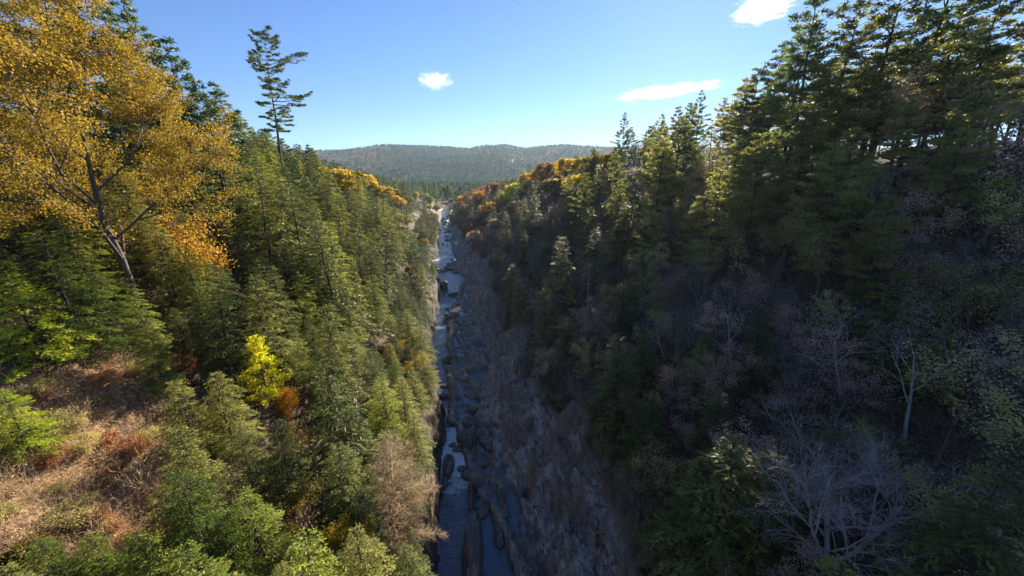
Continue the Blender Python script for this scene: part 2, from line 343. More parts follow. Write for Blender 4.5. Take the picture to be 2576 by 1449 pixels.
tag(link('terrain', tm), kind='structure')
HZ = lambda x, y: float(height(np.array([x]), np.array([y]))[0])

# water sheet
yw = spaced([(15, 1), (30, .35), (110, .35), (180, .6), (300, 1.4), (620, 3)])
ow = spaced([(-16, .6), (-8, .35), (20, .35), (34, .8)])
cw_ = np.interp(yw, ys, cxs); XW = cw_[:, None] + ow[None]; YW = np.repeat(yw[:, None], len(ow), 1)
inr = ((XW > Le(YW)) & (XW < Re(YW))).astype(float)
FO = np.full(XW.shape, .1)
for py, w, amp in [(1350,2,.25),(1290,2,.3),(1240,2.0,.38),(1190,3.2,.55),(1140,3.2,.62),(1095,3.0,.62),(1045,3,.5),(1010,4,.3),(826,2.6,.62),(800,5,.38),(770,5,.3),(678,5,.36),(655,6,.52),(640,6,.38),(622,8,.36),(600,8,.4),(575,10,.3),(536,24,.4),(985,2.5,.3),(955,2,.22),(910,2.5,.2),(745,3,.25),(590,6,.36),(565,12,.34),(612,4,.36),(632,4,.4),(666,3,.42)]:
    yy = on_plane(1110, py)[1]; FO += amp * np.exp(-((YW - yy - .25 * (XW - Le(YW))) / w) ** 2)
FO = np.where(inr > 0, FO, -.5)
ZW = .12 * (fbm(XW * .8, YW * .8, 3, 71) - .5) + .35 * np.clip(FO - .3, 0, 1) * (fbm(XW * 1.1, YW * .7, 3, 72) - .3)
ny, nx = XW.shape; idx = np.arange(ny * nx).reshape(ny, nx)
Fq = np.stack([idx[:-1, :-1], idx[:-1, 1:], idx[1:, 1:], idx[1:, :-1]], -1).reshape(-1, 4)
wm = mesh('river', np.stack([XW, YW, ZW], -1).reshape(-1, 3), [Fq], [water_mat()], smooth=True, attrs={'foam': FO.ravel()})
tag(link('river', wm), kind='structure')

# ------------------------------------------------------------------ rocks standing in the river
MROCK = rock_mat()
def boulder(name, px, py, size, rot, seed, label, cat='boulder', group=None, sink=.3, ang=.35, base=None):
    import bmesh
    bm = bmesh.new(); bmesh.ops.create_icosphere(bm, subdivisions=5, radius=1)
    V = np.array([v.co[:] for v in bm.verts]); F = np.array([[v.index for v in f.verts] for f in bm.faces]); bm.free()
    r = R_(seed)
    pl = norm(r.normal(size=(14, 3))); off = .72 + .25 * r.random(14)
    for n, d in zip(pl, off):                       # planar breaks
        s = V @ n; V = V - n[None] * np.clip(s - d, 0, None)[:, None]
    q = norm(V); V = V + q * (ang * (ridged(q[:, 0] * 2 + seed, q[:, 1] * 2 + q[:, 2] * 3, 4, seed) - .5))[:, None]
    V = V * np.array(size)
    c, s = math.cos(rot), math.sin(rot); V = np.stack([V[:, 0] * c - V[:, 1] * s, V[:, 0] * s + V[:, 1] * c, V[:, 2]], 1)
    p = on_plane(px, py) if base is None else np.array(base)
    o = link(name, mesh(name, V, [F], [MROCK]), loc=(p[0], p[1], p[2] + size[2] * (1 - 2 * sink)))
    return tag(o, label, cat, group)
boulder('boulder', 1117, 726, (2.0, 2.6, 2.6), .2, 3, 'dark pointed boulder standing alone in the middle of the calm river pool', sink=.22)
boulder('boulder', 1098, 706, (1.9, 1.5, 1.0), .9, 5, 'low dark boulder against the left bank at the pool edge', sink=.25)
boulder('boulder', 1090, 697, (1.3, 1.2, .9), .1, 6, 'small dark boulder behind the low boulder at the left pool edge', sink=.25)
boulder('boulder', 1139, 742, (2.6, 1.4, .8), .6, 7, 'flat dark ledge boulder on the right side of the pool outlet', sink=.3)
boulder('boulder', 1128, 678, (2.4, 1.7, .8), 0, 8, 'flat rock breaking the water at the head of the pool', sink=.3)
boulder('rock_slab', 1129, 1176, (.95, 2.9, 1.1), .05, 9, 'long brown rock slab splitting the white rapids', 'rock', sink=.25)
boulder('rock_slab', 1188, 1400, (1.35, 6.0, 1.7), .06, 10, 'large broad brown rock slab rising from dark water at the picture bottom', 'rock', sink=.3)
boulder('rock_slab', 1184, 1245, (.42, 4.2, 1.0), .13, 11, 'thin fin of rock between the rapids and the dark side channel', 'rock', sink=.3)
boulder('rock_slab', 1116, 1110, (.7, 1.6, .9), .1, 12, 'small brown rock slab at the left edge of the white rapids', 'rock', sink=.25)
boulder('rock_slab', 1120, 1215, (.5, 1.5, .7), .1, 16, 'small low rock slab just below the long brown slab in the rapids', 'rock', sink=.3)
boulder('rock_slab', 1180, 1115, (1.6, 2.9, 1.9), .12, 13, 'big rounded brown rock block on the right edge of the white rapids', 'rock', sink=.3)
boulder('rock_slab', 1255, 1345, (.7, 2.2, .8), .12, 14, 'narrow rock ledge beside the dark side channel near the picture bottom', 'rock', sink=.3)

# ------------------------------------------------------------------ tree generators (all at real size, base at the origin)
GA = 2.39996
def hemlock_parts(seed, H=16, R=4., nb=170, step=.24, card=(.36, .14), bare=False, low=.06, thin=1., droop=.5, prof=.72):
    r = R_(seed); tr = Acc(); lf = Acc()
    lean = r.normal(0, .02, 2)
    zt = np.linspace(-1.5, H, 9); rt = .022 * H * .5 * np.clip(1 - zt / H, .03, 1) + .015
    P = np.stack([lean[0] * zt + .1 * np.sin(zt), lean[1] * zt, zt], 1); tr.add(prisms(P[:-1], P[1:], rt[:-1], rt[1:], 6))
    u = (np.arange(nb) + .5) / nb; z = H * (low + (.985 - low) * u ** .92); ph = GA * np.arange(nb) + r.normal(0, .3, nb)
    side = 1 + .22 * np.sin(ph * 1 + r.random() * 6) + .2 * np.sin(z * 1.0 + ph * 2 + r.random() * 6)
    L = (R * (1 - z / H) ** prof * np.where(r.random(nb) < .25, r.uniform(.45, .75, nb), r.uniform(.8, 1.25, nb)) * side + .25)
    rad = np.stack([np.cos(ph), np.sin(ph), 0 * ph], 1); tan = np.stack([-np.sin(ph), np.cos(ph), 0 * ph], 1)
    e = r.uniform(.1, .5, nb) + .35 * (z / H) ** 2; dr = r.uniform(.6, 1.2, nb) * droop
    base = np.stack([lean[0] * z, lean[1] * z, z], 1)
    def pos(i, s): return base[i] + rad[i] * (L[i] * s)[:, None] + np.array([0, 0, 1.]) * (L[i] * (e[i] * s - dr[i] * s * s))[:, None]
    ss = np.linspace(0, 1, 5)
    for a, b in zip(ss[:-1], ss[1:]):
        i = np.arange(nb); ra = .012 * L + .008
        tr.add(prisms(pos(i, np.full(nb, a)), pos(i, np.full(nb, b)), ra * (1.1 - a), ra * (1.1 - b), 3))
    m = np.maximum((L / step * thin).astype(int), 2); i = np.repeat(np.arange(nb), m * 2); n = len(i)
    s = r.uniform(.18, 1.0, n) ** .7; bt = r.random(nb); sg = np.where(r.random(n) < .5, -1., 1.)
    A = r.uniform(.5, 1.15, n); d = rad[i] * np.cos(A)[:, None] + tan[i] * (np.sin(A) * sg)[:, None]; d[:, 2] += e[i] - 2 * dr[i] * s * .7 - r.uniform(0, .35, n)
    d = norm(d); tl = (.42 * L[i] * (1.02 - s) + .22) * r.uniform(.6, 1.1, n); tl = np.minimum(tl, 1.5)
    p0 = pos(i, s)
    if bare:
        up = r.normal(0, .25, (n, 3)); mid = p0 + (d + up * .5) * (tl * .5)[:, None]; end = mid + norm(d + up) * (tl * .7)[:, None]
        tr.add(prisms(p0, mid, .02, .014, 3)); tr.add(prisms(mid, end, .015, .008, 3))
        k = np.repeat(np.arange(n), 3); t = r.uniform(.2, 1, len(k)); q = mid[k] + (end - mid)[k] * (t - .3)[:, None]; dd = norm(d[k] + r.normal(0, .6, (len(k), 3)))
        tr.add(prisms(q, q + dd * r.uniform(.2, .7, len(k))[:, None], .012, .006, 3))
        return tr, None
    k = np.maximum((tl / (step * .9)).astype(int), 1) + 1; j = np.repeat(np.arange(n), k); nn = len(j)
    t = r.random(nn); c = p0[j] + d[j] * (tl[j] * t)[:, None] + r.normal(0, .04, (nn, 3)); c[:, 2] -= .12 * t * tl[j]
    ax = norm(np.cross(d[j], np.array([0, 0, 1.]))); dd = d[j] + ax * r.uniform(-.9, .9, nn)[:, None] + r.normal(0, .12, (nn, 3)); dd[:, 2] -= .1
    N = np.array([0, 0, 1.]) + r.normal(0, .42, (nn, 3))
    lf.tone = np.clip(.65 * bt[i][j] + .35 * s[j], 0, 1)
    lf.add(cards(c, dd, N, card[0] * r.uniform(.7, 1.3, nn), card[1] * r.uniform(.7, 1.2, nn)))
    return tr, lf
def pine_parts(seed, H=30, R=5.5, bare=.35, whorl=1.15, tuft=.5, irr=.5, dens=1., top_flat=.75, side=None, clump=7, card=.42, k3=1):
    r = R_(seed); tr = Acc(); lf = Acc()
    zt = np.linspace(-2, H, 12); rt = .011 * H * np.clip(1 - zt / H, .02, 1) + .02; ln = r.normal(0, .012, 2)
    P = np.stack([ln[0] * zt + .12 * np.sin(zt * .3), ln[1] * zt, zt], 1); tr.add(prisms(P[:-1], P[1:], rt[:-1], rt[1:], 7))
    zs = np.arange(H * bare, H * .985, whorl) ; B = []
    for z in zs:
        u = (z - H * bare) / (H * (1 - bare)); nbr = r.integers(3, 6); p0 = r.random() * 6.28
        prof = min(1, (1 - u) ** top_flat * 1.25) * (.55 + .45 * min(1, u * 4))
        wl = r.uniform(1 - irr, 1.1)
        for k in range(nbr):
            ph = p0 + k * 6.283 / nbr + r.normal(0, .25); L = R * prof * wl * r.uniform(.6, 1.15)
            if side is not None: L *= 1 + .45 * math.cos(ph - side)
            if L < .35: L = .35
            if r.random() > dens: continue
            B.append((z + r.normal(0, .12), ph, L, r.uniform(-.05, .28) + .5 * u * u, r.uniform(.0, .25)))
    B = np.array(B); z, ph, L, e, c = B.T; nb = len(B)
    rad = np.stack([np.cos(ph), np.sin(ph), 0 * ph], 1); tan = np.stack([-np.sin(ph), np.cos(ph), 0 * ph], 1)
    base = np.stack([ln[0] * z, ln[1] * z, z], 1)
    def pos(i, s): return base[i] + rad[i] * (L[i] * s)[:, None] + np.array([0, 0, 1.]) * (L[i] * (e[i] * s - .25 * s + c[i] * s * s * 1.6))[:, None]
    ss = np.linspace(0, 1, 5); i = np.arange(nb); rr = .014 * L + .02
    for a, b in zip(ss[:-1], ss[1:]): tr.add(prisms(pos(i, np.full(nb, a)), pos(i, np.full(nb, b)), rr * (1.1 - a), rr * (1.1 - b), 3))
    m = np.maximum((L / tuft * 2.2).astype(int), 2); i = np.repeat(i, m); n = len(i)
    s = r.uniform(.32, 1, n) ** .75; off = (r.random(n) * 2 - 1) * .42 * L[i] * (1.15 - s); 
    p = pos(i, s); q = p + tan[i] * off[:, None] + rad[i] * (abs(off) * .5)[:, None]; q[:, 2] += r.uniform(-.05, .22, n)
    tr.add(prisms(p, q, .018, .01, 3))
    j = np.repeat(np.arange(n), clump); nn = len(j)
    d = norm(r.normal(0, 1, (nn, 3)) * np.array([1, 1, .55]) + np.array([0, 0, .75]) + rad[i][j] * .5)
    bt = r.random(nb); lf.tone = bt[i][j]
    cc = q[j] + r.normal(0, .14, (nn, 3)) * np.array([1.4, 1.4, .7])
    lf.add(cards(cc, d, norm(r.normal(size=(nn, 3))), card * r.uniform(.7, 1.25, nn), card * .32 * k3 * r.uniform(.8, 1.3, nn)))
    return tr, lf
def decid_parts(seed, H=14, spread=.5, trunk_r=.16, levels=4, nch=(4, 5, 5, 5), leaf=.2, nleaf=6, fork=.3, up=.25, lean=0, scat=.3, twig_r=.006, multi=1, lv0=2, lcount=None):
    r = R_(seed); S, E, A_, B_, Lv = [], [], [], [], []; tips = []
    def grow(p, d, ln, ra, lv):
        nseg = 5 if lv < 2 else 3; q = p.copy(); dirs = d.copy(); pts = [q.copy()]
        for k in range(nseg):
            dirs = norm(dirs + r.normal(0, .11 if lv < 2 else .2, 3) + np.array([0, 0, up * .3 if lv else .04])); q = q + dirs * ln / nseg
            r0 = ra * (1 - .62 * k / nseg); r1 = ra * (1 - .62 * (k + 1) / nseg)
            S.append(pts[-1]); E.append(q.copy()); A_.append(r0); B_.append(r1); Lv.append(lv); pts.append(q.copy())
        if lv >= lv0: tips.append(np.array(pts))
        if lv + 1 >= levels: return
        n = nch[min(lv, len(nch) - 1)]; st = fork if lv == 0 else .25
        for k in range(n):
            t = st + (1 - st) * (k + r.random()) / n; x = t * nseg; i = min(int(x), nseg - 1); pp = pts[i] + (pts[i + 1] - pts[i]) * (x - i)
            ax = norm(pts[i + 1] - pts[i]); ph = GA * k + r.random() * 1.5
            a = norm(np.cross(ax, [.3, .2, 1.] if abs(ax[2]) < .9 else [1, 0, .1])); b = np.cross(ax, a)
            an = r.uniform(.45, .95) * (1.0 if lv else .5 + spread)
            dd = ax * math.cos(an) + (a * math.cos(ph) + b * math.sin(ph)) * math.sin(an)
            grow(pp, norm(dd), ln * r.uniform(.5, .72) * (1 - .28 * t) * (1.12 if lv == 0 else 1), ra * (1 - .62 * t) * r.uniform(.5, .68), lv + 1)
    for k in range(multi):
        a = k * 2.3 + seed; tl = .0 if multi == 1 else .42
        grow(np.array([0, 0, -.8]) + np.array([math.cos(a), math.sin(a), 0]) * .15 * (multi > 1), norm(np.array([lean + tl * math.cos(a), tl * math.sin(a), 1.])), H * .62, trunk_r, 0)
    S, E, A_, B_, Lv = map(np.array, (S, E, A_, B_, Lv)); tr = Acc()
    for lv in range(levels):
        m = Lv == lv; tr.add(prisms(S[m], E[m], np.maximum(A_[m], twig_r), np.maximum(B_[m], twig_r * .7), (8, 6, 4, 3, 3)[lv]))
    if nleaf <= 0: return tr, None
    lf = Acc(); T = np.concatenate([t[1:] for t in tips]); n = len(T) * nleaf; j = np.repeat(np.arange(len(T)), nleaf); lf.tone = np.repeat(vnoise(T[:, 0] * .8 + T[:, 2] * .5, T[:, 1] * .8 - T[:, 2] * .5), nleaf)
    c = T[j] + r.normal(0, scat, (n, 3)) * np.array([1, 1, .7])
    lf.add(cards(c, r.normal(size=(n, 3)) + np.array([0, 0, -.3]), r.normal(size=(n, 3)) * .8 + np.array([0, 0, 1.]), leaf * r.uniform(.7, 1.3, n), leaf * .75 * r.uniform(.7, 1.3, n)))
    return tr, lf
def crown_far(seed, H=12, R=4.5, n=4200, card=.5):
    """far broadleaf tree: leaves spread in many clumps of an uneven crown"""
    r = R_(seed); tr = Acc(); lf = Acc()
    nc = 95; a = norm(r.normal(size=(nc, 3))); a[:, 2] = abs(a[:, 2]) * 1.1 - .35; rr = r.uniform(.35, 1, nc) ** .6
    C = np.array([0, 0, H * .6]) + a * rr[:, None] * np.array([R, R, H * .42]) ; cr = r.uniform(.08, .2, nc) * R
    for k in range(nc): tr.add(prisms([[0, 0, H * .28 + .1 * k / nc]], [C[k]], .06, .02, 3))
    tr.add(prisms([[0, 0, -1.5]], [[0, 0, H * .45]], .2, .12, 6))
    j = r.integers(0, nc, n); lf.tone = r.random(nc)[j]; d = norm(r.normal(size=(n, 3))); d[:, 2] = np.where(r.random(n) < .6, abs(d[:, 2]), d[:, 2]); c = C[j] + d * (cr[j] * r.uniform(.5, 1.05, n))[:, None]
    lf.add(cards(c, r.normal(size=(n, 3)), norm(d + r.normal(0, .5, (n, 3))), card * r.uniform(.6, 1.3, n), card * .7 * r.uniform(.6, 1.2, n)))
    return tr, lf
def remat(me, m, slot=0):
    c = me.copy(); c.materials[slot] = m; return c
def joined(tr, lf, name, bark, leafm, seed):
    a = Acc()
    for V, F in zip(tr.V, tr.F): a.V.append(V); 
    a.V = list(tr.V); a.F = list(tr.F); a.n = tr.n; a.m = [np.zeros(len(f), int) for f in tr.F]
    if lf is not None:
        for V, F, mm in zip(lf.V, lf.F, lf.m): a.V.append(V); a.F.append(F + tr.n); a.m.append(np.ones(len(F), int)); a.n += len(V)
    return a.out(name, [M[bark], M[leafm]] if lf is not None else [M[bark]], seed, tone=None if lf is None or lf.tone is None else np.concatenate([np.zeros(sum(len(f) for f in tr.F)), lf.tone]))
LIB = {}
def lib(key, fn, bark, leafm, n, far=False, **k):
    L = []
    for i in range(n):
        tr, lf = fn(hash_(key) + i * 13, **k)
        if far: L.append(joined(tr, lf, key, bark, leafm, i))
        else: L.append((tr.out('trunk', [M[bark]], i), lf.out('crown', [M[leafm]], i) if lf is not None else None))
    LIB[key] = L
def hash_(s): return sum(ord(c) * (i + 3) for i, c in enumerate(s)) % 9973
lib('hemlock', hemlock_parts, 'bark_dark', 'hem', 5, step=.2, card=(.3, .095), nb=185)
lib('hemlock_mid', hemlock_parts, 'bark_dark', 'hem', 4, step=.3, card=(.42, .15), nb=150)
lib('hemlock_far', hemlock_parts, 'bark_dark', 'hem_far', 4, far=True, step=.75, card=(.95, .42), nb=80)
lib('pine', pine_parts, 'bark_dark', 'pine', 4, R=6.5, bare=.22, whorl=1.2, irr=.55, clump=11, card=.5, top_flat=.55)
lib('pine_mid', pine_parts, 'bark_dark', 'pine', 3, H=24, R=5.2, bare=.2, whorl=1.15, clump=9, card=.6, top_flat=.6)
lib('pine_far', pine_parts, 'bark_dark', 'pine', 4, far=True, H=24, R=4.6, bare=.25, whorl=1.4, tuft=.9, clump=6, card=.95, k3=1.1)
lib('broad', decid_parts, 'bark', 'olive', 4, H=13, trunk_r=.14)
lib('broad_far', crown_far, 'bark', 'yellow', 4, far=True)
lib('bare', decid_parts, 'twig', 'olive', 4, H=14, nleaf=0, trunk_r=.12, levels=5, nch=(5, 6, 5, 4), twig_r=.008, up=.5, spread=.35)
lib('bare_far', decid_parts, 'twig', 'olive', 3, far=True, H=13, nleaf=0, trunk_r=.13, levels=4, nch=(7, 7, 6), twig_r=.035, up=.5, spread=.4)
def recol(src, dst, leafm):
    LIB[dst] = [remat(x, M[leafm], 1) if not isinstance(x, tuple) else (x[0], remat(x[1], M[leafm])) for x in LIB[src]]
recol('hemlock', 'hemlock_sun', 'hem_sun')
for c in ('orange', 'yellow', 'rust', 'gold', 'mauve', 'limeleaf', 'olive'): recol('broad_far', 'broad_far_' + c, c)
for c in ('mauve', 'gold', 'yellow', 'orange', 'rust'): recol('broad', 'broad_' + c, c)
M['pine_olive'] = leaf_mat('olive pine needles', [(0.068, 0.076, 0.033), (0.138, 0.152, 0.053), (0.261, 0.261, 0.086), (0.44, 0.398, 0.145)], .38)
recol('pine', 'pine_olive', 'pine_olive'); recol('pine_mid', 'pine_mid_olive', 'pine_olive'); recol('hemlock', 'hemlock_lime', 'hem_lime'); recol('pine_mid', 'pine_gold', 'pine_gold')

PLACED = []
CLEAR = []
HEMS = []
def put(kind, x, y, h=None, name='tree', label=None, cat='tree', group=None, seed=0, tilt=(0, 0), rz=None, wide=1., z=None, var=None):
    r = R_(int(abs(x * 31 + y * 57)) + seed); L = LIB[kind]; it = L[(var if var is not None else int(r.integers(len(L)))) % len(L)]
    H0 = {'hem': 16, 'pin': 30, 'bro': 13, 'bar': 14}[kind[:3]]
    if kind in ('pine_mid', 'pine_far', 'pine_gold', 'pine_mid_olive'): H0 = 24
    if 'far' in kind and kind[:3] == 'bro': H0 = 12
    s = (h or H0) / H0; zz = HZ(x, y) if z is None else z
    loc = (x, y, zz); rot = (tilt[0], tilt[1], r.random() * 6.28 if rz is None else rz); sc = (s * wide, s * wide, s)
    if isinstance(it, tuple):
        o = link(name, None)
        t = link('trunk', it[0], o)
        if it[1] is not None: link('crown', it[1], o)
    else: o = link(name, it)
    o.location = loc; o.rotation_euler = rot; o.scale = sc
    PLACED.append((x, y)); return tag(o, label, cat, group)
def bake(o, root):
    me = o.data; n = len(me.vertices); V = np.empty(n * 3, np.float32); me.vertices.foreach_get('co', V); F = np.empty(len(me.loops), np.int32); me.loops.foreach_get('vertex_index', F)
    mi = np.empty(len(me.polygons), np.int32); me.polygons.foreach_get('material_index', mi); rn = np.empty(len(mi), np.float32); me.attributes['rnd'].data.foreach_get('value', rn)
    W = np.array(Matrix.LocRotScale(root.location, root.rotation_euler, root.scale)); V = V.reshape(-1, 3) @ W[:3, :3].T + W[:3, 3]
    return V, F.reshape(-1, 4), [me.materials[i] for i in range(len(me.materials))], mi, rn
def mass(kind_name, keep, name, label):
    """keep the KEEP trees of a kind that show largest; the smaller rest becomes one wood"""
    L = [o for o in bpy.data.objects if o.parent is None and o.name.split('.')[0] == kind_name]
    kids = {}
    for o in bpy.data.objects:
        if o.parent is not None: kids.setdefault(o.parent.name, []).append(o)
    L.sort(key=lambda o: o.scale[2] / (Vector(o.location) - Vector(CAM)).length, reverse=True); rest = L[keep:]; print('MASS', kind_name, len(L), len(rest))
    if not rest: return
    VV, FF, MM, RR, n, mats, dead = [], [], [], [], 0, [], []
    for o in rest:
        for c in ([o] if o.type == 'MESH' else kids[o.name]):
            V, F, ms, mi, rn = bake(c, o); VV.append(V); FF.append(F + n); RR.append(rn); n += len(V)
            for q in ms:
                if q not in mats: mats.append(q)
            MM.append(np.array([mats.index(q) for q in ms])[mi]); dead.append(c)
        if o.type != 'MESH': dead.append(o)
    me = mesh(name, np.concatenate(VV), [np.concatenate(FF)], mats, rnd=np.concatenate(RR), mi=np.concatenate(MM))
    for o in dead: bpy.data.objects.remove(o)
    tag(link(name, me), label, None, None, 'stuff')
def find(px, py, h, t0=8, t1=900):
    """walk along the line of sight to where the ground lies h metres below it"""
    v = ray(px, py); t = np.geomspace(t0, t1, 4000); P = CAM[None] + v[None] * t[:, None]
    d = P[:, 2] - height(P[:, 0], P[:, 1]) - h; k = np.argmax(d < 0)
    if d[k] >= 0: k = int(np.argmin(abs(d)))
    return P[k, 0], P[k, 1]
def hero(kind, px, py, h, name, label, t0=8, **k):
    x, y = find(px, py, h, t0); return put(kind, x, y, h, name, label, **k)
# ------------------------------------------------------------------ single trees that stand out
def one(name, parts, bark, leafm, loc, rz=0, tilt=(0, 0), sc=1., label=None, cat='tree', group=None):
    o = link(name, None); o.location = loc; o.rotation_euler = (tilt[0], tilt[1], rz); o.scale = (sc,) * 3 if not isinstance(sc, tuple) else sc
    link('trunk', parts[0].out('trunk', [M[bark]], 1), o)
    if parts[1] is not None: link('crown', parts[1].out('crown', [M[leafm]], 2), o)
    PLACED.append((loc[0], loc[1])); return tag(o, label, cat, group)
x, y = -44., 43.
one('maple_tree', decid_parts(5, H=35, trunk_r=.42, levels=5, nch=(8, 6, 5, 4), spread=.85, leaf=.2, nleaf=28, fork=.3, scat=.42, up=.15, lv0=3), 'bark', 'gold', (x, y, HZ(x, y)),
    label='huge golden yellow maple with spreading grey limbs filling the upper left corner')
x, y = -45., 47.
one('maple_tree', decid_parts(11, H=17, trunk_r=.14, levels=4, nch=(6, 6, 5), spread=.95, leaf=.28, nleaf=7, scat=.6, up=-.1, fork=.5), 'bark', 'orange', (x, y, HZ(x, y)),
    label='small orange maple hanging just below the trunk of the huge golden maple')
v_ = ray(655, 92) * 118; x, y = v_[0], v_[1]; hl_ = 50 + v_[2] - HZ(x, y); print('LONE', hl_)
one('pine_tree', pine_parts(24, H=hl_, R=10, bare=.46, whorl=1.15, irr=.6, dens=.9, top_flat=.33, side=-.4, clump=16, card=.5), 'bark_dark', 'pine', (x, y, HZ(x, y)),
    label='tall lone white pine standing clear against the blue sky on the left rim')
for i, (px, py, h) in enumerate([(400, 25, 34), (300, -10, 36), (480, 60, 31), (530, 130, 27), (215, 5, 36), (60, -70, 40), (130, -40, 38)]):
    hero('pine', px, py, h, 'pine_tree', ['dark pine rising behind the golden maple crown, tallest of the rim pines','dark pine half hidden by the top of the golden maple','dark pine directly right of the tallest rim pine behind the maple',
         'lower dark pine at the right shoulder of the golden maple crown','dark pine seen through the golden maple leaves','dark pine trunk and boughs at the extreme upper left corner','dark pine second from the upper left corner behind the maple'][i], seed=i, group='pines behind the golden maple', wide=1.1, t0=62)
hero('pine_mid', 762, 296, 20, 'pine_tree', 'small pointed pine on the left skyline just right of the lone pine')
for i, (k, px, py, hh, lb) in enumerate([('hemlock_mid', 640, 338, 18, 'hemlock hiding the foot of the lone pine, left side'), ('hemlock_mid', 700, 345, 18, 'hemlock hiding the foot of the lone pine, right side'), ('pine_mid', 600, 292, 20, 'broad green pine between golden maple and lone pine'),
    ('hemlock_mid', 765, 355, 16, 'hemlock under the small pointed pine on the left skyline'), ('hemlock_mid', 560, 350, 17, 'hemlock at the right flank of the golden maple'),
    ('pine_mid', 628, 318, 17, 'bushy pine just left of the bare trunk of the lone pine'), ('pine_mid', 668, 326, 17, 'bushy pine right in front of the trunk of the lone pine'), ('pine_mid', 704, 322, 18, 'bushy pine just right of the bare trunk of the lone pine'), ('pine_mid', 745, 345, 16, 'low bushy pine below the small pointed pine')]):
    hero(k, px, py, hh, 'pine_tree' if k[0] == 'p' else 'hemlock_tree', lb, seed=i, wide=1.45)
hero('pine_mid', 858, 366, 17, 'pine_tree', 'last small pine on the left skyline before the distant hills')
hero('broad_yellow', 720, 318, 15, 'birch_tree', 'thin yellow green tree on the left skyline beside the lone pine foot')
hero('broad_gold', 812, 345, 13, 'birch_tree', 'loose yellowish tree on the left skyline left of the last small pine')
hero('hemlock_lime', 545, 470, 11, 'hemlock_tree', 'bright lime green young hemlock right of the orange maple')
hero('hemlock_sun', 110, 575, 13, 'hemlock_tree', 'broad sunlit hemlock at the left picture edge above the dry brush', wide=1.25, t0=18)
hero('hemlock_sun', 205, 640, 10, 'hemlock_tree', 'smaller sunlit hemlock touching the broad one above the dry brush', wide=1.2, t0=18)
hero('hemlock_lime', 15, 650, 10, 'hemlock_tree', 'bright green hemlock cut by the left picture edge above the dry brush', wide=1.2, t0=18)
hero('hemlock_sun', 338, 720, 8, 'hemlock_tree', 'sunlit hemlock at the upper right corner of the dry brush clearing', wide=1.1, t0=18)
x, y = find(640, 848, 9)
one('pine_sapling', pine_parts(33, H=9, R=2.9, bare=.12, whorl=.62, tuft=.34, irr=.35, clump=9, card=.34, top_flat=.7), 'bark', 'glow', (x, y, HZ(x, y)),
    label='glowing yellow green young pine among dark hemlocks left of the river')
for i, (k, px, py, h, lb) in enumerate([('hemlock_mid', 815, 905, 16, 'full conical hemlock above the left cliff, right of the glowing young pine'),
    ('hemlock', 448, 955, 9, 'pointed dark hemlock at the right edge of the dry brush'), ('hemlock', 540, 930, 10, 'slim dark hemlock left of the glowing young pine'),
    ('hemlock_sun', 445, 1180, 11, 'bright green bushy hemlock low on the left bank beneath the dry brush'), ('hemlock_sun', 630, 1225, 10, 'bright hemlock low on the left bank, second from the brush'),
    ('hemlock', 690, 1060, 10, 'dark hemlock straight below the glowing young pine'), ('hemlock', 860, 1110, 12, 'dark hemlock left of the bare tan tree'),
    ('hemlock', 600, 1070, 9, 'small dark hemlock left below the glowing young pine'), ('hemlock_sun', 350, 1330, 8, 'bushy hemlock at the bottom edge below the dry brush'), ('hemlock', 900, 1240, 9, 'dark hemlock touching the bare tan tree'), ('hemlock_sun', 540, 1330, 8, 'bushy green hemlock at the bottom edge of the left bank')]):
    hero(k, px, py, h, 'hemlock_tree', lb, seed=i, wide=1.15, t0=14)
x, y = find(962, 1120, 13, 14)
one('dead_tree', hemlock_parts(44, H=14, R=4.4, nb=120, bare=True, step=.2, thin=1., droop=.25), 'bark_tan', None, (x, y, HZ(x, y)), tilt=(0, .03), label='leafless tan tree with fine sunlit twigs leaning over the left cliff edge')
x, y = find(815, 1355, 7, 12)
one('shrub', decid_parts(51, H=7.5, trunk_r=.04, levels=4, nch=(6, 5, 4), multi=4, leaf=.16, nleaf=9, scat=.16, up=.3, twig_r=.006), 'bark', 'yellow', (x, y, HZ(x, y)), label='bright yellow shrub at the bottom edge of the left bank', cat='shrub')
for i, (px, py, h, c, lb) in enumerate([(835, 412, 15, 'yellow', 'yellow broadleaf tree at the left end of the golden row on the left rim'), (885, 420, 15, 'gold', 'golden tree second along the golden row on the left rim'),
    (918, 432, 13, 'yellow', 'rounded yellow tree at the crest of the golden row on the left rim'), (962, 462, 13, 'yellow', 'brightest orange yellow tree below the golden row toward the river'),
    (995, 488, 11, 'yellow', 'small orange yellow tree at the lower right end of the golden row'), (860, 440, 12, 'gold', 'dull golden tree tucked under the start of the golden row'), (1078, 490, 12, 'limeleaf', 'round yellow green tree beside the far pines at the end of the left bank')]):
    x, y = find(px, py, h * 1.3); put('broad_far' if c == 'yellow' else 'broad_far_' + c, x, y, h * 1.3, 'broadleaf_tree', lb, seed=i, wide=1.3, group='golden trees on the left rim')
